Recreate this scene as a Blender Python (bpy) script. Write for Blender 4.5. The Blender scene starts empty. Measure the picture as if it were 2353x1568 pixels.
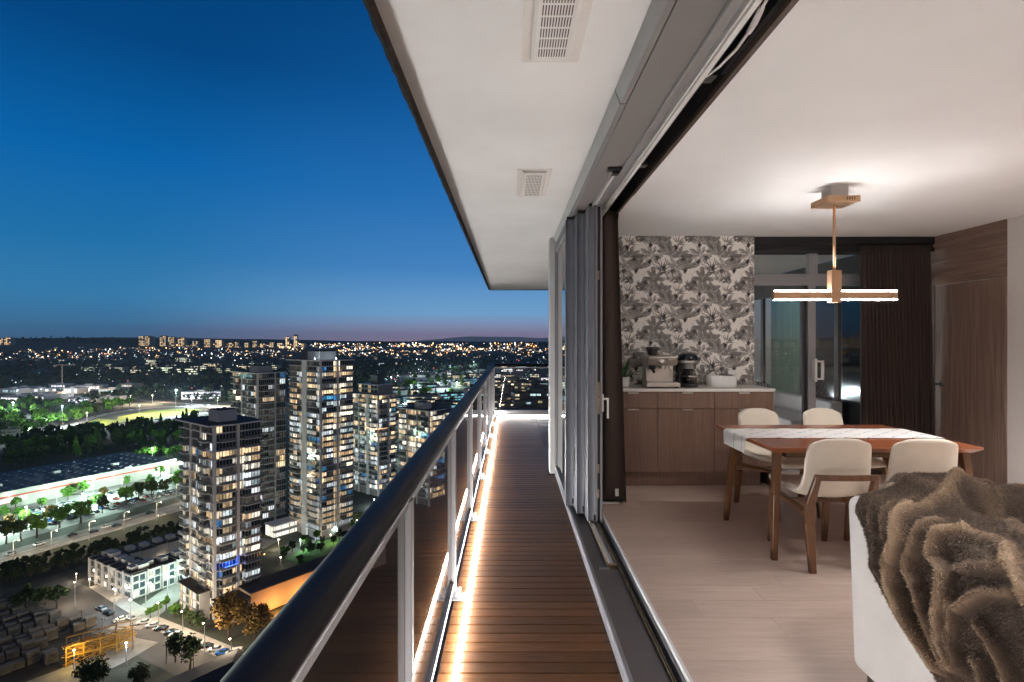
import bpy, bmesh, math, random
import numpy as np
from mathutils import Vector, Matrix
R = math.radians
SC = bpy.context.scene
COL = SC.collection
random.seed(7)
RNG = np.random.default_rng(11)

# ------------------------------------------------------------------ camera
FPX, CX, CY, CAMZ = 1250.0, 1174.0, 784.0, 1.45      # focal length and centre in a 2353 x 1568 frame
cam_d = bpy.data.cameras.new('camera')
cam_d.sensor_width = 36.0
cam_d.lens = FPX / 2353 * 36
cam_d.shift_x = (2353 / 2 - CX) / 2353
cam_d.clip_start = 0.05
cam_d.clip_end = 80000
cam = bpy.data.objects.new('camera', cam_d)
cam.location = (0, 0, CAMZ)
cam.rotation_euler = (R(90), 0, 0)
COL.objects.link(cam)
SC.camera = cam

# ------------------------------------------------------------------ dusk sky
SKY_STRENGTH = 1.0
SUN_ROT = R(8)
world = bpy.data.worlds.new('World')
SC.world = world
world.use_nodes = True
wt = world.node_tree
wt.nodes.clear()
w_out = wt.nodes.new('ShaderNodeOutputWorld')
w_bg = wt.nodes.new('ShaderNodeBackground')
w_bg.inputs['Strength'].default_value = SKY_STRENGTH
# after-sunset sky: colour by height above the horizon, warmer towards the sunset (a little right of the view axis)
w_tc = wt.nodes.new('ShaderNodeTexCoord'); w_sep = wt.nodes.new('ShaderNodeSeparateXYZ'); wt.links.new(w_tc.outputs['Generated'], w_sep.inputs[0])
def sky_ramp(stops):
    r = wt.nodes.new('ShaderNodeValToRGB'); e = r.color_ramp.elements
    while len(e) < len(stops): e.new(.5)
    for q, (p, c) in enumerate(stops): e[q].position = p; e[q].color = (*c, 1)
    wt.links.new(w_sep.outputs['Z'], r.inputs[0]); return r.outputs[0]
far_side = sky_ramp([(0, (.055,.125,.24)), (.03, (.046,.180,.36)), (.07, (.034,.205,.43)), (.15, (.012,.165,.41)), (.27, (.001,.125,.40)), (.42, (.0,.060,.225)), (1, (.0,.016,.065))])
sun_side = sky_ramp([(0, (.37,.255,.355)), (.018, (.30,.285,.44)), (.05, (.180,.395,.66)), (.13, (.062,.235,.55)), (.25, (.022,.165,.47)), (.40, (.007,.115,.37)), (.60, (.003,.060,.20)), (1, (.001,.022,.09))])
w_dot = wt.nodes.new('ShaderNodeVectorMath'); w_dot.operation = 'DOT_PRODUCT'; wt.links.new(w_tc.outputs['Generated'], w_dot.inputs[0])
w_dot.inputs[1].default_value = (math.sin(SUN_ROT), math.cos(SUN_ROT), 0)
w_mr = wt.nodes.new('ShaderNodeMapRange'); w_mr.interpolation_type = 'SMOOTHSTEP'
w_mr.inputs['From Min'].default_value = .70; w_mr.inputs['From Max'].default_value = 1.0
wt.links.new(w_dot.outputs['Value'], w_mr.inputs['Value'])
w_mix = wt.nodes.new('ShaderNodeMix'); w_mix.data_type = 'RGBA'
wt.links.new(w_mr.outputs[0], w_mix.inputs[0]); wt.links.new(far_side, w_mix.inputs[6]); wt.links.new(sun_side, w_mix.inputs[7])
w_m2 = wt.nodes.new('ShaderNodeMapRange'); w_m2.interpolation_type = 'SMOOTHSTEP'
w_m2.inputs['From Min'].default_value = -.55; w_m2.inputs['From Max'].default_value = .62; w_m2.inputs['To Min'].default_value = .38; w_m2.inputs['To Max'].default_value = 1.0
wt.links.new(w_dot.outputs['Value'], w_m2.inputs['Value'])
w_mul = wt.nodes.new('ShaderNodeVectorMath'); w_mul.operation = 'SCALE'; wt.links.new(w_mix.outputs[2], w_mul.inputs[0]); wt.links.new(w_m2.outputs[0], w_mul.inputs['Scale'])
# towards the town behind the viewer the sky carries a neutral urban glow
glow = sky_ramp([(0, (.42,.405,.42)), (.25, (.30,.295,.32)), (.60, (.06,.068,.11)), (1, (.001,.020,.08))])
w_m3 = wt.nodes.new('ShaderNodeMapRange'); w_m3.interpolation_type = 'SMOOTHSTEP'
w_m3.inputs['From Min'].default_value = .55; w_m3.inputs['From Max'].default_value = -.35
wt.links.new(w_dot.outputs['Value'], w_m3.inputs['Value'])
w_mx3 = wt.nodes.new('ShaderNodeMix'); w_mx3.data_type = 'RGBA'
wt.links.new(w_m3.outputs[0], w_mx3.inputs[0]); wt.links.new(w_mul.outputs[0], w_mx3.inputs[6]); wt.links.new(glow, w_mx3.inputs[7])
wt.links.new(w_mx3.outputs[2], w_bg.inputs[0])
wt.links.new(w_bg.outputs[0], w_out.inputs[0])

# ------------------------------------------------------------------ exposure
SC.view_settings.view_transform = 'Standard'
SC.view_settings.look = 'None'
SC.view_settings.exposure = 0.0
SC.view_settings.gamma = 1.0
SC.view_settings.use_curve_mapping = False
SC.render.engine = 'CYCLES'
SC.cycles.use_denoising = True
SC.cycles.max_bounces = 8
SC.cycles.transparent_max_bounces = 24
SC.cycles.sample_clamp_indirect = 6.0
SC.cycles.use_light_tree = True

# ------------------------------------------------------------------ helpers
def P(x, y, Y):
    return Vector(((x - CX) * Y / FPX, Y, CAMZ - (y - CY) * Y / FPX))

class MB:
    def __init__(s): s.v = []; s.f = []; s.m = []
    def add(s, vs, fs, m=0):
        o = len(s.v); s.v += [tuple(p) for p in vs]
        for f in fs: s.f.append(tuple(i + o for i in f)); s.m.append(m)
        return s
    def box(s, x0, x1, y0, y1, z0, z1, m=0):
        return s.add([(x0,y0,z0),(x1,y0,z0),(x1,y1,z0),(x0,y1,z0),(x0,y0,z1),(x1,y0,z1),(x1,y1,z1),(x0,y1,z1)],
                     [(0,3,2,1),(4,5,6,7),(0,1,5,4),(1,2,6,5),(2,3,7,6),(3,0,4,7)], m)
    def cbox(s, c, d, m=0):
        return s.box(c[0]-d[0]/2, c[0]+d[0]/2, c[1]-d[1]/2, c[1]+d[1]/2, c[2]-d[2]/2, c[2]+d[2]/2, m)
    def mbox(s, M, d, m=0):
        k = MB(); k.cbox((0,0,0), d)
        return s.add([M @ Vector(p) for p in k.v], k.f, m)
    def bar(s, a, b, w, h=None, m=0, w2=None, h2=None, up=(0,0,1)):
        a = Vector(a); b = Vector(b); h = h or w; w2 = w2 or w; h2 = h2 or h
        d = (b - a).normalized(); up = Vector(up)
        if abs(d.dot(up)) > .98: up = Vector((0,1,0))
        x = d.cross(up).normalized(); y = x.cross(d).normalized()
        vs = [a + x*sx*w/2 + y*sy*h/2 for sx, sy in ((-1,-1),(1,-1),(1,1),(-1,1))]
        vs += [b + x*sx*w2/2 + y*sy*h2/2 for sx, sy in ((-1,-1),(1,-1),(1,1),(-1,1))]
        return s.add(vs, [(0,1,2,3),(7,6,5,4),(0,4,5,1),(1,5,6,2),(2,6,7,3),(3,7,4,0)], m)
    def prism(s, pts, z0, z1, m=0, mt=None):
        n = len(pts)
        o = len(s.v)
        s.v += [(p[0],p[1],z0) for p in pts] + [(p[0],p[1],z1) for p in pts]
        for i in range(n):
            j = (i+1) % n
            s.f.append((o+i, o+j, o+n+j, o+n+i)); s.m.append(m)
        s.f.append(tuple(o+n+i for i in range(n))); s.m.append(m if mt is None else mt)
        s.f.append(tuple(o+i for i in reversed(range(n)))); s.m.append(m)
        return s
    def extr_y(s, prof, y0, y1, m=0):                      # profile in (x, z) pushed along y
        n = len(prof); o = len(s.v)
        s.v += [(p[0],y0,p[1]) for p in prof] + [(p[0],y1,p[1]) for p in prof]
        for i in range(n):
            j = (i+1) % n
            s.f.append((o+i, o+n+i, o+n+j, o+j)); s.m.append(m)
        s.f.append(tuple(o+i for i in range(n))); s.m.append(m)
        s.f.append(tuple(o+n+i for i in reversed(range(n)))); s.m.append(m)
        return s
    def tube(s, pts, r, n=8, m=0, cap=True):
        pts = [Vector(p) for p in pts]; k = len(pts)
        rs = list(r) if hasattr(r, '__len__') else [r]*k
        o = len(s.v)
        ref = None
        for i, p in enumerate(pts):
            d = (pts[min(i+1,k-1)] - pts[max(i-1,0)]).normalized()
            if ref is None:
                ref = Vector((0,0,1)) if abs(d.z) < .9 else Vector((1,0,0))
            x = d.cross(ref).normalized(); y = x.cross(d).normalized(); ref = y
            for q in range(n):
                a = 2*math.pi*q/n
                s.v.append(tuple(p + (x*math.cos(a) + y*math.sin(a))*rs[i]))
        for i in range(k-1):
            for q in range(n):
                q2 = (q+1) % n
                s.f.append((o+i*n+q, o+i*n+q2, o+(i+1)*n+q2, o+(i+1)*n+q)); s.m.append(m)
        if cap:
            s.f.append(tuple(o+q for q in reversed(range(n)))); s.m.append(m)
            s.f.append(tuple(o+(k-1)*n+q for q in range(n))); s.m.append(m)
        return s
    def lathe(s, prof, n=24, c=(0,0,0), m=0, sx=1, sy=1):
        o = len(s.v); k = len(prof)
        for r, z in prof:
            for q in range(n):
                a = 2*math.pi*q/n
                s.v.append((c[0]+r*sx*math.cos(a), c[1]+r*sy*math.sin(a), c[2]+z))
        for i in range(k-1):
            for q in range(n):
                q2 = (q+1) % n
                s.f.append((o+i*n+q, o+i*n+q2, o+(i+1)*n+q2, o+(i+1)*n+q)); s.m.append(m)
        s.f.append(tuple(o+q for q in reversed(range(n)))); s.m.append(m)
        s.f.append(tuple(o+(k-1)*n+q for q in range(n))); s.m.append(m)
        return s
    def grid(s, fn, nu, nv, m=0):
        o = len(s.v)
        for j in range(nv+1):
            for i in range(nu+1):
                s.v.append(tuple(fn(i/nu, j/nv)))
        for j in range(nv):
            for i in range(nu):
                a = o + j*(nu+1) + i
                s.f.append((a, a+1, a+nu+2, a+nu+1)); s.m.append(m)
        return s
    def mesh(s, name, mats, smooth=False):
        me = bpy.data.meshes.new(name)
        me.from_pydata(s.v, [], s.f)
        for mt in (mats if isinstance(mats, (list, tuple)) else [mats]):
            me.materials.append(mt)
        if any(s.m): me.polygons.foreach_set('material_index', s.m)
        if smooth: me.polygons.foreach_set('use_smooth', [True]*len(s.f))
        me.update()
        return me
    def build(s, name, mats, parent=None, smooth=False, bevel=0.0, seg=2, fix=False):
        me = s.mesh(name, mats, smooth)
        if fix:
            bm = bmesh.new(); bm.from_mesh(me); bmesh.ops.recalc_face_normals(bm, faces=bm.faces); bm.to_mesh(me); bm.free()
        return link(name, me, parent, bevel, seg)

INV = {}
def link(name, me, parent=None, bevel=0.0, seg=2):
    o = bpy.data.objects.new(name, me)
    COL.objects.link(o)
    if parent is not None:
        o.parent = parent
        if parent.name in INV: o.matrix_parent_inverse = INV[parent.name]
    if bevel:
        b = o.modifiers.new('bevel', 'BEVEL'); b.width = bevel; b.segments = seg; b.limit_method = 'ANGLE'; b.angle_limit = R(40)
        b.harden_normals = False
    return o

def tag(o, label, cat=None, group=None, kind=None):
    if label: o['label'] = label
    if cat: o['category'] = cat
    if group: o['group'] = group
    if kind: o['kind'] = kind
    return o

def thing(name, label, cat, loc=(0,0,0), rz=0.0, group=None, world=True):
    o = bpy.data.objects.new(name, None)
    o.empty_display_size = 0.1
    COL.objects.link(o)
    o.location = loc; o.rotation_euler = (0,0,rz)
    if world: INV[o.name] = (Matrix.Translation(Vector(loc)) @ Matrix.Rotation(rz, 4, 'Z')).inverted()
    return tag(o, label, cat, group)

def structure(name, mb, mats, **k):
    o = mb.build(name, mats, **k); o['kind'] = 'structure'
    return o

def copy_tree(o, parent=None):
    c = o.copy(); COL.objects.link(c)
    if parent is not None:
        c.parent = parent; c.matrix_parent_inverse = o.matrix_parent_inverse.copy()
    for ch in list(o.children): copy_tree(ch, c)
    return c

ORD = ['first','second','third','fourth','fifth','sixth','seventh','eighth','ninth','tenth','eleventh','twelfth','thirteenth','fourteenth',
       'fifteenth','sixteenth','seventeenth','eighteenth','nineteenth']
TENS = ['','','twent','thirt','fort','fift','sixt','sevent','eight','ninet']
def nth(i):                                                # 1 -> first
    if i <= 19: return ORD[i-1]
    if i >= 100: return 'hundred-and-' + nth(i-100) if i > 100 else 'hundredth'
    t, u = divmod(i, 10)
    return TENS[t] + ('ieth' if u == 0 else 'y-' + ORD[u-1])

# ------------------------------------------------------------------ materials
class NT:
    def __init__(s, name):
        s.mat = bpy.data.materials.new(name); s.mat.use_nodes = True
        s.t = s.mat.node_tree; s.bsdf = s.t.nodes['Principled BSDF']; s.out = s.t.nodes['Material Output']
    def n(s, typ, **k):
        nd = s.t.nodes.new(typ)
        for a, b in k.items(): setattr(nd, a, b)
        return nd
    def l(s, a, b): s.t.links.new(a, b)
    def val(s, sock, v): s.bsdf.inputs[sock].default_value = v
    def coords(s, scale=(1,1,1), which='Object', rnd=False, rot=(0,0,0)):
        tc = s.n('ShaderNodeTexCoord'); mp = s.n('ShaderNodeMapping')
        mp.inputs['Scale'].default_value = scale; mp.inputs['Rotation'].default_value = rot
        s.l(tc.outputs[which], mp.inputs[0])
        if rnd:
            oi = s.n('ShaderNodeObjectInfo'); mu = s.n('ShaderNodeMath', operation='MULTIPLY'); mu.inputs[1].default_value = 57.0
            s.l(oi.outputs['Random'], mu.inputs[0])
            cb = s.n('ShaderNodeCombineXYZ')
            for q in range(3): s.l(mu.outputs[0], cb.inputs[q])
            s.l(cb.outputs[0], mp.inputs['Location'])
        return mp.outputs[0]
    def noise(s, vec, scale=5, detail=4, rough=.55, dist=0):
        nz = s.n('ShaderNodeTexNoise'); nz.inputs['Scale'].default_value = scale; nz.inputs['Detail'].default_value = detail
        nz.inputs['Roughness'].default_value = rough; nz.inputs['Distortion'].default_value = dist
        if vec is not None: s.l(vec, nz.inputs['Vector'])
        return nz.outputs['Fac']
    def ramp(s, fac, stops, interp='LINEAR'):
        r = s.n('ShaderNodeValToRGB'); r.color_ramp.interpolation = interp
        e = r.color_ramp.elements
        while len(e) < len(stops): e.new(.5)
        for q, (p, c) in enumerate(stops):
            e[q].position = p; e[q].color = (*c, 1) if len(c) == 3 else c
        s.l(fac, r.inputs[0]); return r.outputs[0]
    def math(s, op, a, b=None):
        m = s.n('ShaderNodeMath', operation=op)
        for i, q in enumerate((a, b)):
            if q is None: continue
            if isinstance(q, (int, float)): m.inputs[i].default_value = q
            else: s.l(q, m.inputs[i])
        return m.outputs[0]
    def mix(s, fac, a, b, mode='MIX'):
        m = s.n('ShaderNodeMix', data_type='RGBA', blend_type=mode)
        for i, q in ((0, fac), (6, a), (7, b)):
            if isinstance(q, (int, float)): m.inputs[i].default_value = q
            elif isinstance(q, tuple): m.inputs[i].default_value = (*q, 1) if len(q) == 3 else q
            else: s.l(q, m.inputs[i])
        return m.outputs[2]
    def bump(s, h, strength=.2, dist=.01):
        b = s.n('ShaderNodeBump'); b.inputs['Strength'].default_value = strength; b.inputs['Distance'].default_value = dist
        s.l(h, b.inputs['Height']); s.l(b.outputs[0], s.bsdf.inputs['Normal'])
    def color(s, c): s.l(c, s.bsdf.inputs['Base Color'])

def plain(name, col, rough=.5, metal=0.0, var=.12, scale=6, bump=0.0, bscale=40, spec=None, which='Object'):
    k = NT(name)
    v = k.coords(which=which)
    f = k.noise(v, scale, 5)
    lo = tuple(c*(1-var) for c in col); hi = tuple(min(1, c*(1+var)) for c in col)
    k.color(k.ramp(f, [(.3, lo), (.7, hi)]))
    rr = k.math('MULTIPLY_ADD', f, .15); rr.node.inputs[2].default_value = rough - .075
    k.l(rr, k.bsdf.inputs['Roughness'])
    k.val('Metallic', metal)
    if spec is not None: k.val('Specular IOR Level', spec)
    if bump: k.bump(k.noise(v, bscale, 4), bump, .01)
    return k.mat

def wood(name, stops, scale, grain=14, rough=.45, bump=.05, rnd=False, fine=90, spec=None, coat=0, tone=0.0):
    k = NT(name)                                            # scale: small along the grain, large across
    v = k.coords(scale, rnd=rnd)
    a = k.noise(v, grain, 6, .62, .6); b = k.noise(v, fine, 3, .5)
    f = k.math('ADD', k.math('MULTIPLY', a, .78), k.math('MULTIPLY', b, .22))
    c = k.ramp(f, stops)
    if tone:
        oi = k.n('ShaderNodeObjectInfo')
        tv = k.math('MULTIPLY_ADD', oi.outputs['Random'], tone*2); tv.node.inputs[2].default_value = 1 - tone
        hv = k.n('ShaderNodeHueSaturation'); k.l(c, hv.inputs['Color']); k.l(tv, hv.inputs['Value']); c = hv.outputs[0]
    k.color(c)
    k.val('Roughness', rough)
    if spec is not None: k.val('Specular IOR Level', spec)
    if coat: k.val('Coat Weight', coat); k.val('Coat Roughness', .12)
    if bump: k.bump(f, bump, .004)
    return k.mat

def emit(name, col, strength, sample=True, base=(.8,.8,.8)):
    k = NT(name)
    k.val('Base Color', (*base, 1)); k.val('Roughness', .4)
    k.val('Emission Color', (*col, 1)); k.val('Emission Strength', strength)
    if not sample: k.mat.cycles.emission_sampling = 'NONE'
    return k.mat

def thin_glass(name, tint=(1,1,1), gain=1.35, ior=1.5, rough=0.0, dirt=.0):
    k = NT(name); k.t.nodes.remove(k.bsdf)
    fr = k.n('ShaderNodeFresnel'); fr.inputs[0].default_value = ior
    ge = k.n('ShaderNodeNewGeometry'); front = k.math('SUBTRACT', 1.0, ge.outputs['Backfacing'])
    fac = k.math('MULTIPLY', k.math('MULTIPLY', fr.outputs[0], gain), front); fac.node.use_clamp = True
    tr = k.n('ShaderNodeBsdfTransparent'); tr.inputs[0].default_value = (*tint, 1)
    gl = k.n('ShaderNodeBsdfGlossy'); gl.inputs['Roughness'].default_value = rough
    mx = k.n('ShaderNodeMixShader'); k.l(fac, mx.inputs[0]); k.l(tr.outputs[0], mx.inputs[1]); k.l(gl.outputs[0], mx.inputs[2])
    last = mx.outputs[0]
    if dirt:
        df = k.n('ShaderNodeBsdfDiffuse'); df.inputs[0].default_value = (.6,.58,.55,1)
        m2 = k.n('ShaderNodeMixShader')
        v = k.coords((1, 1, .12)); f = k.noise(v, 60, 3)
        ff = k.math('MULTIPLY', k.ramp(f, [(.4, (0,0,0)), (.75, (1,1,1))]), dirt)
        k.l(ff, m2.inputs[0]); k.l(last, m2.inputs[1]); k.l(df.outputs[0], m2.inputs[2]); last = m2.outputs[0]
    k.l(last, k.out.inputs[0])
    return k.mat

M = {}
M['white_paint'] = plain('white_paint', (.76,.74,.72), .6, var=.03, scale=3, bump=.05, bscale=220)
M['soffit'] = plain('soffit_paint', (.82,.82,.825), .7, var=.06, scale=1.3, bump=.06, bscale=160)
M['concrete_edge'] = plain('concrete_edge', (.045,.038,.034), .85, var=.5, scale=30, bump=.5, bscale=60)
M['ceiling'] = plain('ceiling_paint', (.80,.80,.805), .8, var=.02, scale=3, bump=.12, bscale=160)
M['wall_white'] = plain('wall_paint', (.74,.71,.68), .7, var=.04, scale=60, bump=.1, bscale=180)
M['alu'] = plain('grey_aluminium', (.36,.36,.37), .38, metal=.55, var=.06, scale=4)
M['alu_light'] = plain('light_aluminium', (.27,.27,.285), .4, metal=.3, var=.05, scale=5)
M['alu_white'] = plain('white_aluminium', (.74,.73,.72), .4, var=.03, scale=5)
M['alu_grey_paint'] = plain('grey_paint_metal', (.23,.22,.22), .5, metal=.2, var=.06, scale=3)
M['alu_dark'] = plain('dark_metal', (.012,.011,.012), .45, metal=.3, var=.2, scale=6)
M['alu_blue'] = plain('stile_metal', (.17,.18,.21), .5, metal=.15, var=.05, scale=3)
M['brass'] = plain('worn_brass', (.30,.25,.17), .45, metal=.8, var=.3, scale=30)
M['rail'] = plain('rail_metal', (.016,.014,.015), .5, metal=.0, var=.1, scale=3, spec=.12)
M['ribbed'] = plain('sill_rubber', (.135,.118,.118), .55, var=.1, scale=10)
M['black_plastic'] = plain('black_plastic', (.012,.012,.014), .3, var=.2, scale=8)
M['black_matte'] = plain('black_recess', (.008,.007,.008), .6, var=.2, scale=8)
M['brown_edge'] = plain('brown_trim', (.05,.03,.022), .5, var=.5, scale=25)
M['steel'] = plain('brushed_steel', (.62,.58,.53), .3, metal=.95, var=.08, scale=20)
M['steel_dark'] = plain('dark_steel', (.2,.19,.18), .3, metal=.9, var=.1, scale=20)
M['gold'] = plain('brushed_gold', (.70,.46,.29), .36, metal=.85, var=.06, scale=12)
M['deck'] = wood('deck_wood', [(.25,(.048,.019,.006)), (.5,(.100,.041,.013)), (.75,(.165,.070,.024))], (1.2, 14, 14), 6, .42, .35, rnd=True, fine=40, tone=.26, spec=.3)
M['oak'] = wood('pale_oak_laminate', [(.25,(.47,.355,.295)), (.5,(.57,.435,.365)), (.75,(.65,.51,.435))], (.7, 9, 9), 5, .36, .03, rnd=True, fine=30, tone=.05)
M['cabinet'] = wood('cabinet_veneer', [(.25,(.115,.062,.043)), (.5,(.180,.104,.074)), (.75,(.255,.158,.118))], (16, 16, .5), 4, .45, .03, rnd=True, fine=24, tone=.03)
M['walnut'] = wood('walnut_panel', [(.28,(.115,.072,.054)), (.5,(.215,.142,.108)), (.72,(.33,.23,.18))], (9, 9, .35), 3, .42, .03, fine=20)
M['walnut_h'] = wood('walnut_panel_cross', [(.28,(.115,.072,.054)), (.5,(.215,.142,.108)), (.72,(.33,.23,.18))], (9, .35, 9), 3, .42, .03, fine=20)
M['cherry'] = wood('cherry_tabletop', [(.25,(.20,.058,.022)), (.5,(.28,.085,.034)), (.75,(.36,.12,.05))], (.8, 10, 10), 4, .22, .01, fine=26, coat=.4)
M['leg_wood'] = wood('walnut_leg', [(.25,(.062,.025,.009)), (.5,(.108,.044,.015)), (.75,(.16,.068,.025))], (10, 10, .8), 5, .3, .03, rnd=True, fine=26, coat=.25)
M['leather'] = plain('cream_leather', (.70,.63,.53), .5, var=.05, scale=6, bump=.12, bscale=120)
M['sofa'] = plain('white_upholstery', (.70,.67,.64), .85, var=.05, scale=5, bump=.3, bscale=320)
M['quartz'] = plain('white_quartz', (.76,.73,.69), .22, var=.05, scale=25)
M['glass_rail'] = thin_glass('railing_glass', (.90,.88,.86), .95, 1.5, .02, dirt=.012)
M['glass_win'] = thin_glass('window_glass', (.93,.95,.95), 1.8, 1.5)
M['led'] = emit('led_strip', (1.0,.965,.93), 190.0)
M['pend'] = emit('pendant_diffuser', (1.0,.965,.93), 92.0)
M['pend_top'] = emit('pendant_uplight', (1.0,.965,.93), 85.0)
M['glass_dark'] = plain('dark_window_glass', (.010,.013,.016), .04, var=.1, scale=1, spec=.9)
k = NT('green_sheer'); k.t.nodes.remove(k.bsdf)
_d = k.n('ShaderNodeBsdfDiffuse'); _d.inputs[0].default_value = (.30,.46,.38,1); _t = k.n('ShaderNodeBsdfTranslucent'); _t.inputs[0].default_value = (.34,.55,.45,1)
_m = k.n('ShaderNodeMixShader'); _m.inputs[0].default_value = .6; k.l(_d.outputs[0], _m.inputs[1]); k.l(_t.outputs[0], _m.inputs[2]); k.l(_m.outputs[0], k.out.inputs[0])
M['green_curtain'] = k.mat
M['curtain'] = plain('brown_curtain', (.050,.034,.028), .9, var=.15, scale=60, bump=.1, bscale=200)
M['hopper'] = plain('smoked_plastic', (.03,.026,.03), .15, var=.2, scale=10)
M['black_gloss'] = plain('black_gloss', (.008,.009,.014), .1, var=.2, scale=6)
M['carafe'] = thin_glass('carafe_glass', (.55,.5,.48), 2.2, 1.5)
M['leaf_green'] = plain('leaf_green', (.045,.14,.03), .4, var=.3, scale=12)
M['leg_dark'] = plain('dark_foot', (.03,.018,.012), .4, var=.2, scale=20)
M['lens'] = emit('ceiling_lens_glow', (1,.93,.84), 6.0, sample=False)  # glowing disc of the added room lamps and of the neighbour's lamp
ADDED_LAMPS = [(1.5, 1.1, 20, 'added ceiling lamp out of view over the sofa seat'), (1.85, -.7, 30, 'added ceiling lamp out of view over the rear end of the sofa'), (1.85, -2.5, 36, 'added ceiling lamp out of view at the rear in the middle of the room'),
              (3.75, 2.7, 24, 'added ceiling lamp out of view between dining table and right wall'), (3.95, 3.35, 28, 'added ceiling lamp out of view beside the dining table'), (3.75, -2.4, 44, 'added ceiling lamp out of view at the rear beside the right wall')]  # lamps added outside the view to brighten the room
k = NT('runner_cloth')
v = k.coords()
# short slanting dashes
mp = k.n('ShaderNodeMapping'); mp.inputs['Rotation'].default_value = (0, 0, R(-38)); tc_ = k.n('ShaderNodeTexCoord'); k.l(tc_.outputs['Object'], mp.inputs[0])
sep = k.n('ShaderNodeSeparateXYZ'); k.l(mp.outputs[0], sep.inputs[0])
nz = k.noise(v, 6, 1)
gy = k.math('FRACT', k.math('MULTIPLY', k.math('ADD', sep.outputs['Y'], k.math('MULTIPLY', nz, .01)), 10.0))
row_ = k.math('FLOOR', k.math('MULTIPLY', sep.outputs['Y'], 10.0))
gx_ = k.math('FRACT', k.math('ADD', k.math('MULTIPLY', sep.outputs['X'], 5.2), k.math('MULTIPLY', row_, .37)))
line = k.math('MULTIPLY', k.math('LESS_THAN', gy, .10), k.math('LESS_THAN', gx_, .36))
k.color(k.mix(line, (.60,.585,.57), (.010,.008,.010)))
k.val('Roughness', .9); k.bump(k.noise(v, 260, 3), .5, .004)
M['runner'] = k.mat
k = NT('lattice_cloth')
def lat(rz):
    mp = k.n('ShaderNodeMapping'); mp.inputs['Rotation'].default_value = (0, rz, 0); tc = k.n('ShaderNodeTexCoord'); k.l(tc.outputs['Object'], mp.inputs[0])
    sp = k.n('ShaderNodeSeparateXYZ'); k.l(mp.outputs[0], sp.inputs[0])
    return k.math('LESS_THAN', k.math('FRACT', k.math('MULTIPLY', sp.outputs['X'], 17)), .28)
k.color(k.mix(k.math('MAXIMUM', lat(R(35)), lat(R(-35))), (.78,.77,.75), (.012,.012,.012))); k.val('Roughness', .9)
M['lattice'] = k.mat
k = NT('fur_ground')
_c = k.n('ShaderNodeAttribute'); _c.attribute_name = 'crest'
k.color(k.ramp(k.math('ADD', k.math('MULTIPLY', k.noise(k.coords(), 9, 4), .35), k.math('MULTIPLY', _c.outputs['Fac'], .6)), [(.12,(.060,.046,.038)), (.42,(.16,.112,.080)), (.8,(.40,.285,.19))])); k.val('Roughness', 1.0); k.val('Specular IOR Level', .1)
M['fur_base'] = k.mat
k = NT('fur_strand')
t1 = k.n('ShaderNodeAttribute'); t1.attribute_name = 'tip'; t2 = k.n('ShaderNodeAttribute'); t2.attribute_name = 'strand'
patch = k.noise(k.coords(), 6, 4, .65)
t3_ = k.n('ShaderNodeAttribute'); t3_.attribute_name = 'crest'          # fold height: paler towards the crests, darker in the hollows
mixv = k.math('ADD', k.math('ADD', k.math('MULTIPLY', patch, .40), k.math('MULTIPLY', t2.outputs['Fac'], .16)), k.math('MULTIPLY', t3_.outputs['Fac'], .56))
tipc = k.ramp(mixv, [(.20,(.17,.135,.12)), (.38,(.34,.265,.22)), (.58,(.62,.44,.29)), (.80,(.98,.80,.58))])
k.color(k.mix(t1.outputs['Fac'], (.24,.17,.12), tipc)); k.val('Roughness', .75); k.val('Specular IOR Level', .25)
_t = k.n('ShaderNodeBsdfTranslucent'); k.l(tipc, _t.inputs[0]); _m = k.n('ShaderNodeMixShader'); _m.inputs[0].default_value = .22
k.l(k.bsdf.outputs[0], _m.inputs[1]); k.l(_t.outputs[0], _m.inputs[2]); k.l(_m.outputs[0], k.out.inputs[0])
M['fur'] = k.mat
# ------------------------------------------------------------------ city materials
CM = {}
def wn(name, col, rough=.8, var=.3, scale=.05, bump=0, metal=0): return plain(name, col, rough, metal, var, scale, bump, 1.0)
CM['ground'] = wn('city_ground', (.030,.034,.024), .95, .5, .02)
CM['mountain'] = wn('mountain_rock', (.13,.14,.17), .95, .1, .001)
CM['asphalt'] = wn('asphalt', (.060,.056,.055), .85, .25, .12)
CM['asphalt_light'] = wn('worn_asphalt', (.19,.185,.18), .85, .2, .08)
CM['scrub'] = wn('scrub_grass', (.014,.018,.008), .95, .5, .15)
CM['dark_gravel'] = wn('track_ballast', (.020,.018,.017), .95, .4, .2)
CM['yard'] = wn('yard_dirt', (.030,.026,.023), .95, .4, .1)
CM['gravel_light'] = wn('pale_gravel', (.22,.21,.20), .95, .2, .3)
CM['lawn_gold'] = wn('dry_lawn', (.19,.22,.025), .95, .3, .05)
CM['lawn_green'] = wn('lawn', (.05,.15,.025), .95, .3, .2)
CM['paving'] = wn('pale_paving', (.30,.28,.26), .9, .2, .2)
CM['marking'] = wn('road_paint', (.62,.61,.58), .7, .15, .5)
CM['slab'] = wn('pale_concrete', (.66,.65,.64), .8, .12, .3)
CM['balustrade'] = wn('balustrade_glass', (.15,.165,.17), .12, .2, .3)
CM['mullion'] = wn('mullion_metal', (.34,.335,.33), .5, .1, .3)
CM['tower_grey'] = wn('tower_grey', (.26,.255,.25), .7, .15, .2)
CM['tower_dark'] = wn('tower_dark', (.075,.088,.092), .5, .2, .2)
CM['penthouse'] = wn('penthouse_panel', (.42,.42,.43), .7, .1, .2)
CM['roof_dark'] = wn('dark_roofing', (.040,.034,.032), .9, .25, .3)
CM['roof_blue'] = wn('store_roofing', (.035,.045,.060), .7, .25, .06)
CM['render_wall'] = wn('rendered_wall', (.45,.36,.28), .85, .08, .1)
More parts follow.
